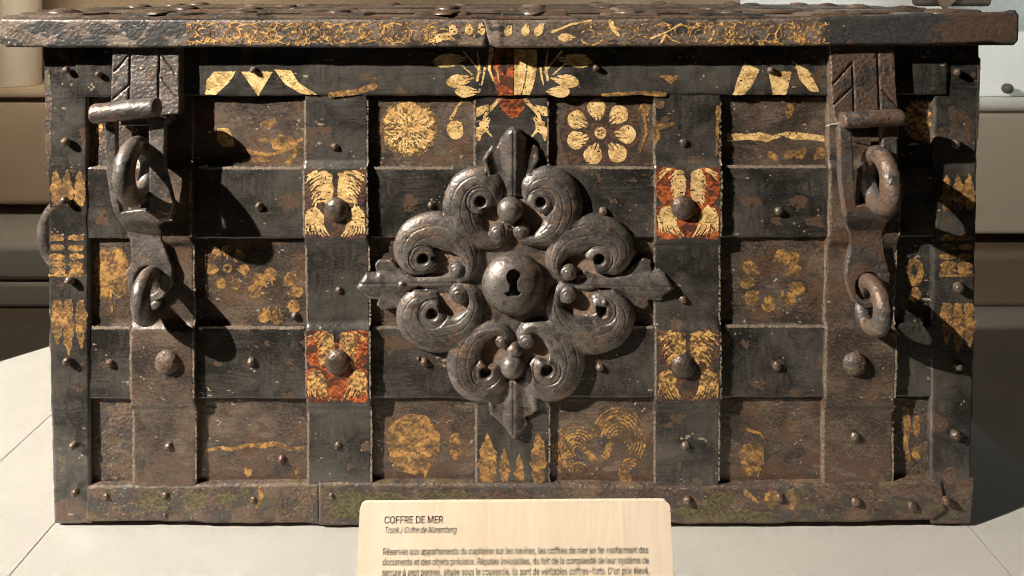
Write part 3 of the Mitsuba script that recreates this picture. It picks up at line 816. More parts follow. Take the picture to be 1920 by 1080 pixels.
paint(TB, 'painted_leaf', [Polygon([(1374, 178), (1382, 150), (1396, 118), (1424, 130), (1410, 160), (1394, 178)]), Polygon([(1440, 134), (1484, 134), (1474, 178), (1450, 178)]),
      Polygon([(1490, 118), (1516, 132), (1537, 172), (1520, 172), (1500, 150)])], GOLD, wear=.18, seed=47, label='three gold pointed leaves')
paint(TB, 'worn_or_lit_edge', [stroke([(620, 178), (670, 172), (702, 162)], 10, 12), stroke([(1130, 178), (1200, 174), (1245, 177)], 5, 9), Polygon([(1235, 141), (1272, 141), (1268, 150), (1258, 157)])], FADED, ragged=2.4, wear=.36, seed=48)
paint(VS[6], 'red_shield', [Polygon([(930, 186), (992, 186), (982, 204), (970, 219), (958, 222), (942, 206)])], RED, ragged=2.5, wear=.24, seed=49)
g = []
for s in (-1, 1):
    for y, a in ((196, 30), (216, 60), (238, 20)):
        g += [petal((960 + s * 40, y), 180 - a if s < 0 else a, 42, 8, .6, 3)]
    g += [stroke([(960 + s * 24, 186), (960 + s * 50, 215), (960 + s * 62, 262)], 7, 5), stroke([(960 + s * 58, 232), (960 + s * 38, 255)], 9, 3)]
paint(VS[6], 'painted_leaf', [q.intersection(box(893, 185, 1026, 275)) for q in g], GOLD, wear=.2, seed=50)
paint(VS[6], 'painted_flame', [flame(914, 908, 812, 17), flame(946, 910, 840, 9), flame(974, 910, 850, 10), flame(1010, 908, 806, 15)], FADED, ragged=2.2, wear=.2, grain=3, seed=51, label='row of gold flames')
# rubbed strap edges, made paler to paint in the lamp light they catch
EDGE = bsdf('rubbed_lit_edge_look', lambda p, n, uv: mix((0.12, 0.085, 0.06), (0.36, 0.285, 0.215), fbm(p.x / S / 4, p.y / S / 4, p.z / S / 6, 3)), .5, 0.1, bump=b_rough, depth=.0008)
for cn, (xt, xb, xb2, xt2) in vs.items():
    for ya, yb_ in ((188, 310), (318, 440), (458, 608), (618, 742), (758, 905)):
        if cn == 6 and ya in (318, 458, 618):
            continue
        l = [(np.interp(y, [172, 330, 700, 916], [xt, xt, xb, xb]) + .6, y) for y in (ya, yb_)]
        paint(VS[cn], 'worn_or_lit_edge', [LineString(l).buffer(2.0, cap_style='flat')], EDGE, lift=.3, wear=.52, ragged=2.6, seed=700 + cn * 7 + ya, step=1.2)
        l = [(np.interp(y, [172, 330, 700, 916], [xt2, xt2, xb2, xb2]) - .8, y) for y in (ya, yb_)]
        paint(VS[cn], 'worn_or_lit_edge', [LineString(l).buffer(1.6, cap_style='flat')], EDGE, lift=.3, wear=.60, ragged=2.6, seed=900 + cn * 7 + ya, step=1.2)
for on, y0_, sd_ in ((HS['B'], 313.5, 5), (HS['D'], 613.0, 6)):  # pale strips paint the lamp-lit top edges of the horizontal straps
    for xa_, xb_ in ((172, 245), (372, 570), (700, 850), (1090, 1225), (1362, 1548)):
        yy = y0_ - (2.5 if (xa_ > 1300) else 0.6 if xa_ > 1000 else 0)
        paint(on, 'worn_or_lit_edge', [LineString([(xa_, yy + 1.6), (xb_, yy + 1.4)]).buffer(2.6, cap_style='flat')], EDGE, lift=.3, wear=.46, ragged=2.6, seed=1100 + xa_ + sd_, step=1.2)
# corners
for on, X, m in ((CL, (105, 126, 149), 0), (CR, (1776, 1797, 1818), 1)):
    paint(on, 'painted_flame', [flame(x, 386 + 8 * m, 316 + 10 * m, 11) for x in X], FADED, ragged=2.2, wear=.2, seed=52 + m)
    paint(on, 'painted_flame', [flame(x + 3 - 4 * m, 562 + 6 * m, (650, 668, 655)[j], 11) for j, x in enumerate(X)], FADED, ragged=2.2, wear=.2, seed=55 + m)
    xa = (93, 128) if m == 0 else (1762, 1794)
    paint(on, 'painted_check', [blob(x + 15, y, 15, 6, j) for j, y in enumerate((446, 464, 481, 496, 508)) for x in xa] + [stroke([(xa[0], 516), (xa[1] + 34, 516)], 4, 4)], FADED, ragged=2.2, wear=.24, seed=58 + m)
paint(CL, 'worn_or_lit_edge', [Polygon([(84, 130), (92, 130), (97, 170), (99, 200), (95, 240), (98, 270), (93, 318), (86, 330)])], RUST, wear=.05, seed=60)
paint(CR, 'worn_or_lit_edge', [stroke([(1786, 205), (1790, 240), (1783, 265)], 14, 10), stroke([(1802, 215), (1816, 225), (1812, 270)], 11, 14), stroke([(1836, 110), (1832, 260)], 5, 4)], LID, wear=.22, seed=61)
paint(CR, 'worn_or_lit_edge', [Polygon([(1752, 885), (1790, 872), (1794, 905), (1825, 895), (1818, 980), (1752, 980)])], RUST, wear=.05, seed=62)
# bands at the foot
paint(BB, 'green_paint', [blob(288, 938, 36, 20, 1, 8), blob(362, 936, 26, 18, 2, 8), blob(426, 934, 20, 12, 3, 6), stroke([(460, 918), (470, 940)], 14, 8)], GREEN, wear=.28, seed=63)
paint(BB, 'gold_patch', [stroke([(488, 915), (492, 930), (482, 950)], 9, 6)], FADED, ragged=2.4, wear=.34, seed=64)
paint(BB2, 'green_paint', [blob(650, 945, 38, 26, 4, 8), blob(720, 930, 40, 9, 5, 5), blob(830, 928, 50, 8, 6, 5), blob(1350, 940, 24, 18, 7, 7), blob(1300, 960, 40, 10, 8, 6), blob(1400, 965, 60, 8, 10, 5)], GREEN, wear=.3, seed=65)
paint(BB2, 'red_patch', [blob(950, 926, 46, 9, 9, 4)], GROUND, ragged=2.4, wear=.28, seed=66)
paint(BB2, 'gold_patch', [stroke([(1398, 924), (1412, 934), (1422, 944)], 11, 6), blob(1446, 936, 15, 17, 4, 7), stroke([(1482, 924), (1490, 938), (1484, 952)], 12, 7)], FADED, ragged=2.4, wear=.3, seed=67)

# ------------------------------------------------------------------ lid
lidk = put(CHEST + '__lid', box_mesh((36 - 960) * S, (1874 - 960) * S, -40 * S, 632 * S, (Y0 - 82) * S, (Y0 - LIDTOP - 3) * S, 2.5 * S), BLACK, smooth=30)


def lid_part(name, poly, mat, p, base, seed, amp=1.0, r=4, step=2.5, mapping=W, H=None):
    poly = wobble(poly, 1.6, 40, seed)

    def surf(q):
        h = p + 1.6 * amp * (n2(q, 60, seed + 3) - .5) + 0.8 * amp * (n2(q, 13, seed + 4) - .5)
        return h + H(q) if H else h
    k = put(f'{CHEST}__lid__{name}', plate(sdf(poly), poly.bounds, step, lambda q, d: surf(q) + rounded(d, r), base, mapping), mat)
    surfaces[k] = (surf, p)
    return k


fl_ = gb(Polygon([(-3, 44), (2, 35), (60, 36), (500, 36), (916, 36), (910, 88), (700, 90), (420, 88), (250, 90), (10, 88), (-3, 80)]), 46)
fr_ = gb(Polygon([(905, 37), (1400, 36), (1890, 22), (1905, 18), (1912, 28), (1911, 76), (1904, 84), (1860, 80), (1700, 84), (1500, 86), (1200, 88), (932, 90), (918, 84)]), 47)
FL = lid_part('front_rim', fl_, LID, 46, 34, 120, 1.2)
FR = lid_part('front_rim', fr_, LID, 47.5, 34, 125, 1.2, H=lambda q: 2.0 * np.exp(-((q[:, 0] - 936) / 9) ** 2))


def scrollwork(x0, x1, seed, dense=1.0):
    """a running scroll of fine brush lines"""
    r_ = random.Random(seed)
    out_, x, up = [], x0, 1
    while x < x1 - 10:
        R_ = r_.uniform(11, 17)
        cy = 62 + up * r_.uniform(1, 5)
        a0 = r_.uniform(0, 360)
        a = np.radians(a0 + up * np.linspace(0, 430, 26))
        rr = R_ * np.linspace(1.25, .22, 26)
        out_.append(stroke(np.stack([x + R_ + rr * np.cos(a) * 1.25, cy + rr * np.sin(a)], 1), 2.6, 1.5))
        for k_ in range(int(7 * dense)):       # leaflets off the scroll
            b = a[r_.randrange(2, 18)]
            px, py = x + R_ + R_ * 1.2 * math.cos(b), cy + R_ * .95 * math.sin(b)
            ln, tw = r_.uniform(7, 15), r_.uniform(-.9, .9)
            out_.append(stroke([(px, py), (px + .5 * ln * math.cos(b + tw), py + .5 * ln * math.sin(b + tw)), (px + ln * math.cos(b + 1.7 * tw), py + ln * math.sin(b + 1.7 * tw))], r_.uniform(2.4, 4.2), 1.0))
        if r_.random() < dense:
            out_.append(stroke([(x, 62 - up * 14), (x + 14, 62 - up * 20), (x + 30, 62 - up * 15)], 2.2, 1.4))
        x += R_ * (1.75 / max(dense, .5)); up = -up
    return unary_union(out_).intersection(box(x0, 41, x1, 85))


def lidpaint(on, x0, x1, seed, dense, mat, wear=.2, lift=.8):
    surf, p = surfaces[on]
    g = gb(scrollwork(x0, x1, seed, dense), p)
    f = sdf(g)
    field = lambda q: np.minimum(f(q) + 1.0 * (n2(q, 3, seed, 2) - .5), (0.6 * n2(q, 2.5, seed + 6, 2) + 0.4 * n2(q, 26, seed + 7, 2) - wear) * 9)
    put(f'{CHEST}__lid__gilt_scrollwork', plate(field, g.bounds, 1.1, lambda q, d: surf(q) + lift, lambda q: surf(q) - .5), mat, label='gold scrollwork painted along the lid rim', kind='stuff')


lidpaint(FL, 350, 620, 131, 1.25, WORN)
lidpaint(FL, 600, 822, 135, 1.25, WORN)
lidpaint(FL, 822, 900, 139, .55, WORN, .3)
lidpaint(FR, 1090, 1310, 143, .7, WORN, .28)
lidpaint(FR, 1302, 1556, 147, 1.0, WORN, .25)


def lid_leaf(on, shapes, seed):
    surf, p = surfaces[on]
    g = gb(unary_union(shapes), p)
    for x in getattr(g, 'geoms', [g]):
        f0 = sdf(x)
        f = lambda q: np.minimum(f0(q) + 2 * (n2(q, 3.5, seed, 2) - .5), (n2(q, 4, seed + 1, 2) - .16) * 12)
        put(f'{CHEST}__lid__gilt_leaf', plate(f, x.bounds, 1.2, lambda q, d: surf(q) + .9, lambda q: surf(q) - .5), GOLD)


lid_leaf(FL, [petal((842, 42), 60, 26, 8, .6, 3), petal((876, 42), 75, 24, 8, .6, 3), petal((900, 40), 80, 26, 7, .6, 3), petal((800, 78), -15, 50, 8, .6, 3)], 150)
lid_leaf(FR, [petal((958, 45), 110, 24, 8, .6, 3), petal((990, 42), 105, 26, 8, .6, 3), petal((1020, 40), 120, 32, 8, .6, 3), petal((1080, 70), 180, 34, 8, .6, 4), stroke([(1035, 60), (1070, 46), (1110, 38)], 5, 2),
                stroke([(1145, 40), (1150, 55), (1160, 66)], 10, 5), stroke([(1220, 72), (1250, 60), (1275, 45)], 4, 2), stroke([(1240, 80), (1248, 64), (1262, 76)], 4, 3)], 155)
# the lid's top: woven straps and domed rivets
lid_part('top_sheet', box(34, -44, 1876, 636), BROWN, 0.0, -6, 160, 1.0, 3, 6.0, WT)
xs = [(60, 180), (247, 365), (400, 500), (572, 694), (780, 880), (940, 1062), (1130, 1230), (1300, 1420), (1500, 1600), (1690, 1800)]
for i, (a, b) in enumerate(xs):
    lid_part('top_strap', box(a, -38, b, 628), (BROWN, BLACK, BROWN, BLACK)[i % 4], 5.0, -3, 170 + 5 * i, 1.6, 3, 6.0, WT)
for i, (a, b) in enumerate([(40, 120), (215, 300), (390, 480), (545, 615)]):
    lid_part('top_strap', box(40, a, 1870, b), (BROWN, BLACK, BROWN, BLACK)[i], 9.0, 2, 240 + 5 * i, 1.8, 3, 6.0, WT)
rnd = random.Random(5)
n_ = 0
for (a, b) in xs:
    for q0 in (-12, 80, 258, 435, 580):
        if rnd.random() < .8:
            n_ += 1
            put(f'{CHEST}__lid__domed_rivet', dome(((a + b) / 2 + rnd.uniform(-12, 12), q0 + rnd.uniform(-8, 8)), rnd.uniform(22, 29), rnd.uniform(6.5, 9.5), 8 if q0 > 20 else 4, seed=400 + n_, n=8, m=20, mapping=WT), BROWN, smooth=True)

# ------------------------------------------------------------------ escutcheon
EP = 22.0


def E(pts):
    return back(np.asarray(pts, float), EP)


def crop(pts, ox, oy, k=4.5):
    return [(ox + x / k, oy + y / k) for x, y in pts]


lobes = [((892, 388), 59, 72, (901, 377)), ((1031, 386), 59, 71, (1014, 378)), ((814, 465), 77, 60, (794, 484)), ((820, 600), 78, 60, (811, 587)),
         ((1112, 466), 79, 57, (1123, 485)), ((1112, 602), 80, 61, (1129, 581)), ((898, 686), 57, 73, (911, 697)), ((1036, 682), 58, 75, (1026, 693))]
LT = [(933, 437), (978, 434), (857, 507), (861, 552), (1066, 511), (1064, 553), (942, 640), (987, 639)]
# one scroll: a band that starts in a small ball by the stem, swings outwards and curls back into a fist round the eye; u along the leaf, v away from it
SCROLL = np.array([(101, 17, 14), (89, 24, 13), (85, 42, 16), (92, 66, 24), (112, 88, 33), (146, 97, 37), (176, 88, 36), (190, 64, 32), (182, 44, 26), (166, 44, 24), (157, 50, 22)], float)


def scroll(c, rx, ry):
    """the scroll's centre line (X, Y, half width) for the lobe at c"""
    dx, dy = c[0] - 962, c[1] - 535
    upright = abs(dy) > abs(dx)
    ru, rv = (ry, rx) if upright else (rx, ry)
    t = np.linspace(0, 1, len(SCROLL)); tt = np.linspace(0, 1, 160)
    from scipy.interpolate import PchipInterpolator
    u, v, w = (PchipInterpolator(t, SCROLL[:, k_])(tt) for k_ in range(3))
    u = (abs(dy) if upright else abs(dx)) + (u - 149) * ru / 71
    v = (abs(dx) if upright else abs(dy)) + (v - 71) * rv / 59
    x, y = (v, u) if upright else (u, v)
    return np.stack([962 + math.copysign(1, dx) * x, 535 + math.copysign(1, dy) * y, w * (rv / 59 * .5 + ru / 71 * .5)], -1)


bands = [scroll(c, rx, ry) for c, rx, ry, _ in lobes]
tips = [(933, 437, 17), (978, 434, 16), (857, 507, 16), (861, 552, 18), (1066, 511, 16), (1064, 553, 17), (942, 640, 14), (987, 639, 16)]
leaf_t = [(905, 300), (911, 290), (922, 275), (932, 279), (939, 262), (953, 244), (962, 240), (973, 244), (987, 262), (988, 281), (1002, 273), (1010, 280), (1011, 302), (1002, 320), (985, 372), (945, 372), (915, 335)]
leaf_l = crop([(30, 640), (110, 515), (200, 520), (185, 450), (215, 410), (330, 410), (380, 480), (520, 550), (700, 530), (830, 515), (960, 520), (960, 690), (840, 690), (720, 690), (560, 640), (440, 700), (390, 790), (380, 815), (260, 840), (200, 795), (215, 750), (135, 740), (60, 670)], 660, 400)
leaf_r = crop([(1195, 640), (1120, 520), (1080, 490), (1010, 500), (1000, 420), (940, 395), (860, 430), (800, 490), (700, 540), (560, 545), (430, 490), (340, 530), (250, 560), (250, 660), (360, 665), (440, 680), (540, 640), (660, 650), (780, 720), (860, 800), (940, 830), (990, 790), (980, 745), (1090, 760), (1120, 700)], 1000, 400)
leaf_b = [(905, 740), (916, 764), (920, 784), (928, 789), (939, 800), (962, 826), (975, 820), (991, 800), (985, 788), (998, 783), (1010, 773), (1009, 750), (990, 715), (940, 715)]
holes = [crop([(385, 695), (495, 685), (505, 750), (545, 830), (480, 850), (455, 930), (395, 880), (372, 790)], 820, 235),
         crop([(700, 655), (830, 690), (880, 755), (888, 830), (815, 930), (775, 925), (760, 860), (690, 850)], 820, 235),
         crop([(670, 370), (740, 335), (840, 335), (905, 375), (935, 435), (830, 445), (800, 500), (720, 508), (720, 430), (690, 395)], 660, 400),
         crop([(730, 712), (845, 700), (845, 740), (920, 775), (960, 715), (985, 760), (970, 810), (900, 865), (835, 882), (735, 830)], 660, 400),
         crop([(240, 450), (300, 395), (400, 370), (495, 385), (500, 430), (540, 520), (450, 490), (345, 530), (340, 460), (280, 445)], 1000, 400),
         crop([(350, 665), (440, 685), (525, 655), (490, 705), (505, 790), (525, 830), (430, 885), (340, 870), (235, 785), (290, 790), (350, 735)], 1000, 400),
         crop([(500, 140), (505, 210), (570, 240), (575, 320), (520, 375), (420, 390), (375, 340), (370, 270), (420, 180)], 820, 600),
         crop([(800, 130), (870, 160), (890, 200), (945, 270), (930, 360), (860, 330), (780, 330), (720, 375), (710, 240), (740, 230), (800, 190)], 820, 600)]
eyes = [(901, 377, 10.5), (1014, 378, 9.5), (794, 484, 10), (811, 587, 10.5), (1123, 485, 10.5), (911, 697, 10.5), (1026, 693, 11)]
out = [unary_union([Point(x, y).buffer(w) for x, y, w in b[::3]]).buffer(1.5).buffer(-1.5) for b in bands]
out += [Polygon(g).buffer(1.5).buffer(-1) for g in (leaf_t, leaf_l, leaf_r, leaf_b)]
out += [Point(962, 535).buffer(118), Polygon([(883, 322), (876, 345), (915, 335), (893, 318)]), Polygon([(1196, 478), (1168, 440), (1150, 470), (1180, 500)]), Polygon([(742, 608), (752, 625), (775, 600), (750, 585)])]
outline = unary_union(out)
cut = [Polygon(h).buffer(2.5).buffer(-2.5) for h in holes] + [Point(x, y).buffer(r) for x, y, r in eyes] + [Polygon(crop([(540, 775), (615, 790), (610, 850), (575, 868), (535, 815)], 1000, 400)).buffer(1)]
stems = unary_union([Polygon([(845, 520), (872, 516), (872, 553), (845, 550), (800, 545), (800, 520)]), Polygon([(1078, 524), (1040, 518), (1040, 555), (1078, 549), (1125, 545), (1125, 524)]), Point(956, 396).buffer(25), Point(960, 691).buffer(22), Point(964, 661).buffer(15)] + [Point(x, y).buffer(r) for x, y, r in tips])
outline = wobble(outline, 1.0, 18, 500).difference(unary_union(cut)).union(stems).difference(unary_union([Point(x, y).buffer(r) for x, y, r in eyes])).difference(Point(962, 535).buffer(30))
outline = gb(outline, EP)
lobe_d = [(E([c])[0], rx * .985, ry * .985, E([e])[0]) for c, rx, ry, e in lobes]
tips_d = [(*E([(x, y)])[0], r) for x, y, r in tips]
leaves_d = [(E([b])[0], a, sdf(gb(Polygon(g), EP))) for b, a, g in (((963, 400), -90, leaf_t), ((850, 533), 180, leaf_l), ((1070, 538), 0, leaf_r), ((963, 690), 90, leaf_b))]


bands_d = [np.c_[E(b[:, :2]), b[:, 2] * .985] for b in bands]


def groove(v, w=1.5):
    return -np.exp(-(v / w) ** 2)


def leafway(g):
    return g


def esc_height(q, d):
    rim = np.full(len(q), 14.5)
    h = rim + 0.0
    acc = np.exp(h / 1.6)
    for b, (c, rx, ry, e) in zip(bands_d, lobe_d):
        tree = cKDTree(b[:, :2])
        near = np.flatnonzero((np.abs(q[:, 0] - c[0]) < 100) & (np.abs(q[:, 1] - c[1]) < 100))
        d_, k_ = tree.query(q[near], workers=-1)
        w = b[k_, 2]
        rho = d_ / w
        tan = np.gradient(b[:, :2], axis=0)[k_]
        side = np.sign(tan[:, 0] * (q[near, 1] - b[k_, 1]) - tan[:, 1] * (q[near, 0] - b[k_, 0]))
        side = side * np.sign(np.median(side * np.hypot(q[near, 0] - c[0], q[near, 1] - c[1]) - side * 50)) if 0 else side
        t = k_ / (len(b) - 1)
        up = rim[near] + 1.0 + (10 + 4.5 * np.sin(np.pi * np.clip(t, 0, 1))) * np.clip(1 - rho ** 2, 0, 1) ** 0.75
        win = np.clip((t - 0.10) * 9, 0, 1) * np.clip((0.86 - t) * 9, 0, 1)
        for f_ in (-0.55, -0.05, 0.42):
            up = up + 1.0 * win * groove((side * rho - f_) * w, 0.9)
        er = np.hypot(q[near, 0] - e[0], q[near, 1] - e[1])
        fist = rim[near] + 5 + 13 * np.clip(1 - (er / 27) ** 2, 0, 1) ** 0.55 - 4.0 * np.exp(-(er / 14) ** 2)
        up = np.where(er < 27, np.maximum(up, fist) - 1.6 * np.exp(-((er - 26) / 1.6) ** 2), up)
        acc[near] += np.where((rho < 1.0) | (er < 27), np.exp(up / 1.6), 0)
    h = 1.6 * np.log(acc)
    for (bx, by), a, f in leaves_d:
        dd = f(q)
        vx, vy = q[:, 0] - bx, q[:, 1] - by
        ca, sa = math.cos(math.radians(a)), math.sin(math.radians(a))
        al, ac = vx * ca + vy * sa, -vx * sa + vy * ca
        ang = np.arctan2(ac, np.maximum(al + 60, 1))
        lf = rim + 2.5 + (0.03 if a == -90 else 0.0) * np.clip(al, 0, 200) + (0.9 + (0.055 if a == -90 else 0.036) * np.clip(al, 0, 160)) * np.cos(ang * 17) + 1.4 * groove(ac, 2.2)
        lf = lf - np.clip(6 - dd, 0, 6) * 0.55
        h = np.where(dd > 0, np.maximum(np.where(al > 70, lf, np.maximum(h, lf)), rim), h)
    for x, y, r in tips_d:
        rr = np.hypot(q[:, 0] - x, q[:, 1] - y) / r
        b = rim + 5 + 11 * np.sqrt(np.clip(1 - np.clip(rr, 0, 1) ** 2, 0, 1)) + 1.0 * groove((rr - 0.55) * r, 1.4)
        h = np.where(rr < 1, np.maximum(h, b), h)
    # stippled field round the lock
    cc = E([(962, 535)])[0]
    rc = np.hypot(q[:, 0] - cc[0], q[:, 1] - cc[1])
    h = h + np.where(rc < 108, 1.1 * (n2(q, 2.6, 77, 2) - .5), 0) * np.clip((rim + 6 - h) / 4, 0, 1)
    h = h + 1.4 * (n2(q, 30, 71) - .5) + 1.0 * (n2(q, 9, 72) - .5)
    return np.maximum(h + rounded(d, 3.5), 9.5)


ESC = put(CHEST + '__escutcheon', plate(sdf(outline), outline.bounds, 1.2, esc_height, lambda q: np.full(len(q), 8.0)), FORGED,
          label='four lobed forged iron lock plate with pierced acanthus scrolls')
bk = gb(unary_union([Point(962, 535).buffer(150), *[affinity.scale(Polygon(h).convex_hull.buffer(9), 1, 1) for h in holes]]), 11)
put(CHEST + '__escutcheon__backing_plate', plate(sdf(bk), bk.bounds, 4.0, lambda q, d: 12.6 + 0.8 * (n2(q, 9, 80) - .5), 3.0), bsdf('bare_rust_look', lambda p, n, uv: mix((0.10, 0.064, 0.045), (0.30, 0.195, 0.13), fbm(p.x / S / 7, p.y / S / 7, p.z / S / 7, 4)), .7, bump=b_rough, depth=.0012))
# the lock boss with the keyhole
cb = back((963, 536), 30)
keyhole = unary_union([Point(962.5, 519).buffer(13.5), Polygon([(957, 525), (968, 525), (970, 545), (980, 548), (973, 555), (952, 555), (945, 548), (955, 545)]).buffer(.8)])
boss = gb(Point(963, 536).buffer(60, 60), 22).difference(gb(keyhole, 48))


def boss_h(q, d):
    rr = np.hypot(q[:, 0] - cb[0], q[:, 1] - cb[1]) / 59.5
    return 16 + 36 * np.clip(1 - np.clip(rr, 0, 1) ** 2.5, 0, 1) ** .62 + 1.2 * (n2(q, 26, 90) - .5) + .7 * (n2(q, 8, 91) - .5)


put(ESC + '__keyhole_boss', plate(sdf(boss), boss.bounds, 1.6, boss_h, 12.0), FORGED)
for x, y, r, h_, p0, s_ in ((956, 396, 24, 20, 22, 1), (960, 691, 22, 19, 22, 2), (1134, 570, 7, 8, 24, 3), (752, 536, 7, 7, 19, 4)):
    put(ESC + '__stud', dome(back((x, y), p0 + 8), r, h_, p0, seed=600 + s_, rough=.05), FORGED)
put(ESC + '__stud_neck', dome(back((964, 661), 28), 16, 14, 18, seed=610, rough=.05), FORGED)

# ------------------------------------------------------------------ hasps with their staples


def plain(name, poly, p, base, seed, H=None, r=2.0, mat=HASP, step=2.0, rough=1.0, wob=.8, **lab):
    g = wobble(gb(poly, p), wob, 16, seed)

    def hh(q, d):
        h = p + 1.6 * rough * (n2(q, 34, seed + 1) - .5) + 0.8 * rough * (n2(q, 8, seed + 2) - .5)
        return (h + H(q) if H else h) + rounded(d, r)
    return put(name, plate(sdf(g), g.bounds, step, hh, base), mat, **lab)


def lines(segs, p, w=1.6, depth=3.0):
    ls = [LineString(back(s, p)) for s in segs]

    def H(q):
        pt = shapely.points(q)
        return -depth * np.exp(-(np.min([shapely.distance(l, pt) for l in ls], 0) / w) ** 2)
    return H


HL = CHEST + '__hasp'
class Slope:
    """the level of a hasp's tongue along its length: (seen Y, level) pairs"""

    def __init__(self, *knots):
        y, p = np.array(knots, float).T
        self.y = np.linspace(y[0], y[-1], 400)
        t = np.interp(self.y, y, p)
        self.p = np.convolve(np.pad(t, 8, mode='edge'), np.ones(17) / 17, 'valid')
        self.d = HOR + (self.y - HOR) * (EYE - self.p) / EYE

    def lay(self, poly):
        poly = shapely.segmentize(poly, 4.0)

        def mv(a):
            k = (EYE - np.interp(a[:, 1], self.y, self.p)) / EYE
            return np.stack([960 + (a[:, 0] - 960) * k, HOR + (a[:, 1] - HOR) * k], -1)
        return shapely.transform(poly, mv).buffer(0)

    def level(self, q):
        return np.interp(q[:, 1], self.d, self.p)


def tongue(on, poly, slope, thick, seed, mat=HASP):
    g = wobble(slope.lay(poly), .8, 16, seed)
    top = lambda q: slope.level(q) + 1.5 * (n2(q, 34, seed + 1) - .5) + 0.8 * (n2(q, 8, seed + 2) - .5)
    put(on + '__tongue', plate(sdf(g), g.bounds, 1.8, lambda q, d: top(q) + rounded(d, 2.0), lambda q: slope.level(q) - thick), mat)


SP = 32
k = plain(HL, Polygon([(204, 236), (212, 74), (336, 74), (336, 216), (322, 214), (312, 236)]), SP, 8, 700,
          lines([[(244.5, 80), (242, 192)], [(299.5, 80), (296, 205)], [(239, 106), (215, 134)], [(243, 158), (211, 187)], [(305, 106), (328, 136)], [(303, 148), (331, 182)]], SP), label='forged hinged hasp with engraved lines, at the left')
HLk = k
taken[HL] = 1


def barrel(on, a, b, p, r, seed, mat=HASP):
    A, B = np.append(back(a, p), p), np.append(back(b, p), p)
    t = np.concatenate([[0, .004, .02, .045], np.linspace(.07, .93, 26), [.955, .98, .996, 1]])
    rr = r * np.concatenate([[.72, .84, .95, .99], np.ones(26), [.99, .95, .84, .72]])
    put(on + '__hinge_barrel', sweep(A + (B - A) * t[:, None], rr, 28, bump=1.2, seed=seed), mat, smooth=50)


barrel(HLk, (174, 214), (297, 200), 66, 17.8, 3, FORGED)
armL = Polygon([(196, 222), (294, 216), (309, 222), (309, 318), (325, 380), (317, 412), (297, 424), (303, 446), (311, 470), (323, 503), (322, 535), (304, 560), (280, 572), (256, 566), (240, 539), (235, 511), (246, 494), (244, 453), (233, 428), (212, 396), (206, 370), (198, 320)])
armL = armL.difference(Polygon([(217, 226), (278, 222), (279, 300), (280, 392), (226, 398), (219, 360)])).difference(affinity.scale(Point(276, 527).buffer(25), 1, 1.1))
slL = Slope((210, 61), (300, 56), (400, 50), (416, 47), (436, 22), (580, 22))
tongue(HLk, armL, slL, 9, 720)
put(HLk + '__staple_ring', torus((289, 305, 60), 46, 16.2, turn=.06, tilt=.03, seed=1, fat=.08), FORGED)
put(HLk + '__staple_ring', torus((301, 538, 37), 37, 14.5, turn=.05, tilt=.08, seed=2, fat=.10), FORGED)

HR = plain(HL + '_001', Polygon([(1556, 74), (1677, 74), (1684, 208), (1684, 236), (1566, 236), (1560, 180)]), SP, 8, 740,
           lines([[(1599, 118), (1602, 210)], [(1645, 80), (1650, 210)], [(1597, 120), (1563, 158)], [(1597, 165), (1563, 197)], [(1655, 170), (1682, 198)]], SP), mat=HASPR, label='forged hinged hasp with engraved lines and a rusty top, at the right')
barrel(HR, (1578, 225), (1692, 220), 64, 14.9, 9, HASPR)
armR = Polygon([(1574, 230), (1684, 228), (1684, 330), (1688, 396), (1664, 418), (1656, 437), (1660, 480), (1671, 516), (1667, 545), (1650, 572), (1625, 580), (1600, 565), (1587, 528), (1588, 500), (1594, 470), (1592, 437), (1584, 400), (1576, 330)])
armR = armR.difference(Polygon([(1597, 240), (1655, 236), (1656, 330), (1656, 384), (1606, 386), (1602, 330)])).difference(affinity.scale(Point(1630, 538).buffer(25), 1, 1.1))
slR = Slope((210, 60), (300, 54), (395, 46), (412, 44), (436, 22), (590, 22))
tongue(HR, armR, slR, 14, 760, HASPR)
put(HR + '__staple_ring', torus((1617, 322, 60), 45, 16.5, turn=-.06, tilt=0, seed=4, fat=.06), HASPR)
put(HR + '__staple_ring', torus((1612, 553, 40), 39, 14.5, turn=.03, tilt=-.06, seed=5, fat=.08), HASPR)
put(HR + '__tie_wire', sweep(np.c_[back([(1554, 238), (1562, 233), (1572, 231), (1584, 230)], 50), [40, 48, 52, 50]], .9, 8), CREAM)
# bail handle on the left side
hp = [(88 - 22 + 8, 405, -95)] + [(86 - 62 * math.sin(t), 470 - 70 * math.cos(t), -90) for t in np.linspace(.25, math.pi - .25, 24)] + [(74, 545, -95)]
put(CHEST + '__side_handle', sweep(hp, 14, 20, bump=1.5, seed=8), FORGED)

# ------------------------------------------------------------------ the label board
LB = 'label_board'
labels[LB] = {'label': 'pale maple board with printed French text in front of the iron chest', 'category': 'sign'}
qa = -450.0                                    # units in front of the chest (negative = towards the visitor)
A = np.array(at(675, 943, qa)); B = np.array(at(1256, 939, qa))
k1 = 1.0224
qb = (EYE + qa) / k1 - EYE
Cc = np.array(at(671, 1080, qb))
down = (Cc - A); down[0] = 0; down /= np.linalg.norm(down)
right = (B - A); wid = np.linalg.norm(right); right /= wid
nrm = np.cross(down, right); nrm /= np.linalg.norm(nrm)     # towards the visitor
if nrm[1] > 0:
    nrm = -nrm
hgt, th = 0.175, 0.004
frame = np.eye(4); frame[:3, 0], frame[:3, 1], frame[:3, 2], frame[:3, 3] = right, -down, np.cross(right, -down), A
g = box(0, -hgt, wid, 0).buffer(-0.0045).buffer(0.0045, quad_segs=10)
m = trimesh.creation.extrude_polygon(g, th, engine='earcut')
m.apply_translation([0, 0, -th])
m.apply_transform(frame)
put(LB + '__panel', m, WOOD, smooth=30)
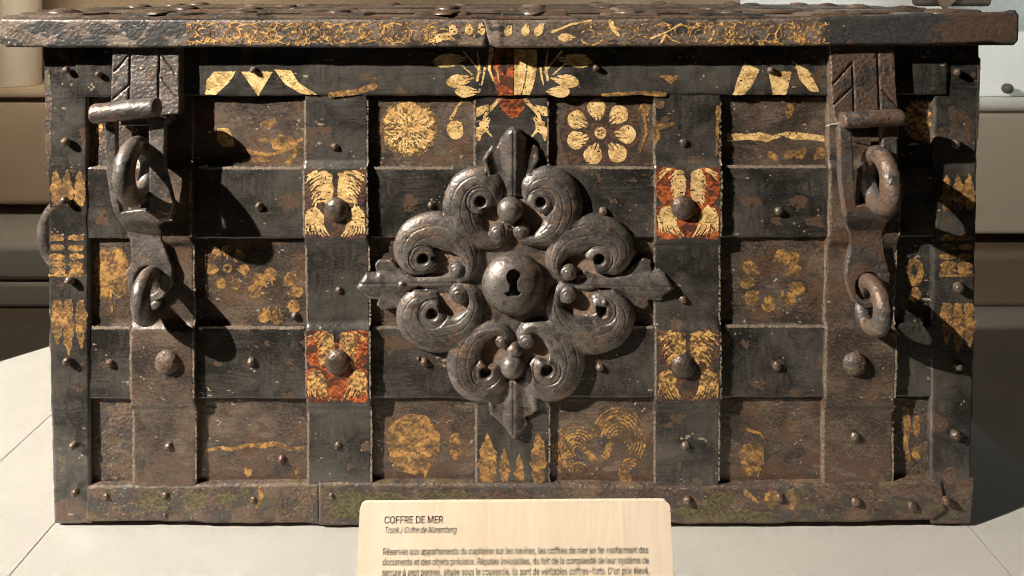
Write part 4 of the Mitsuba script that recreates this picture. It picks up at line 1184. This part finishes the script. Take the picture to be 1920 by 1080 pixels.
pm = trimesh.creation.box(bounds=[[wid * .5 - .03, -hgt + .02, -th - .02], [wid * .5 + .03, -.05, -th - .001]]); pm.apply_transform(frame)
put(LB + '__bracket', pm, STEEL, smooth=False)
cpos = (frame @ np.array([wid * .5, -hgt + .03, -th - .012, 1]))[:3]
pole = trimesh.creation.cylinder(.012, cpos[2] + .62, sections=24); pole.apply_translation([cpos[0], cpos[1] + .004, (cpos[2] - .62) / 2])
put(LB + '__post', pole, STEEL, smooth=30)
foot = trimesh.creation.cylinder(.13, .012, sections=48); foot.apply_translation([cpos[0], cpos[1] + .004, -.613])
put(LB + '__foot', foot, STEEL, smooth=30)


def board(ix, iy):
    """board coordinates of a place seen on the board"""
    o = np.array([0, -EYE * S, (Y0 - HOR) * S])
    r = np.array([(ix - 960) * S, EYE * S, -(iy - HOR) * S])
    n_ = frame[:3, 2]
    t = ((A - o) @ n_) / (r @ n_)
    v = o + r * t - A
    return v @ right, v @ -down


def write(text, x0, x1, yb, cap, bold=False, slant=0.0):
    a, b = board(x0, yb), board(x1, yb)
    hgt_ = cap * (EYE + qa) / EYE * S
    m = meshkit.text_mesh(text, hgt_, 0.00003, bold)
    v = m.vertices
    lo, hi = v[:, 0].min(), v[:, 0].max()
    v[:, 0] = a[0] + (v[:, 0] - lo) * (b[0] - a[0]) / (hi - lo) + slant * v[:, 1]
    v[:, 1] += a[1]
    v[:, 2] += 0.00006
    m.vertices = v
    m.apply_transform(frame)
    put(LB + '__lettering', m, INK, smooth=False)


write('COFFRE DE MER', 721, 831, 982, 11.5, True)
write('Trunk / Cofre de Núremberg', 721, 856, 1000, 10, True, .2)
write('Réservés aux appartements du capitaine sur les navires, les coffres de mer en fer renferment des', 719, 1217, 1041, 10.6, True)
write('documents et des objets précieux. Réputés inviolables, du fait de la complexité de leur système de', 718, 1218, 1060.5, 10.6, True)
write("serrure à sept pennes, située sous le couvercle, ils sont de véritables coffres-forts. D'un prix élevé,", 717, 1219, 1080, 10.6, True)

# lamp housings
def housing(name, pos, aim, r, L):
    c = trimesh.creation.annulus(r_min=r, r_max=r + .004, height=L, sections=40)
    c.apply_translation([0, 0, L / 2 - .02])
    bk_ = trimesh.creation.cylinder(r + .004, .01, sections=40); bk_.apply_translation([0, 0, -.026])
    m = trimesh.util.concatenate([c, bk_])
    m.apply_transform(np.array(lamp_frame(pos, aim).matrix))
    put(name + '__housing', m, DARK, smooth=30)


housing('spot_lamp', LAMP, AIM, .05, .11)
labels['spot_lamp'] = {'label': 'black track spot lamp high to the left of the chest', 'category': 'lamp'}
labels['added_fill_lamp'] = {'label': 'added unseen fill light in front of the chest', 'category': 'lamp'}
labels['added_fill_lamp_002'] = {'label': 'added unseen light that brightens the pale niche behind the chest', 'category': 'lamp'}
labels['added_fill_lamp_001'] = {'label': 'added unseen light that brightens the back wall behind the chest', 'category': 'lamp'}
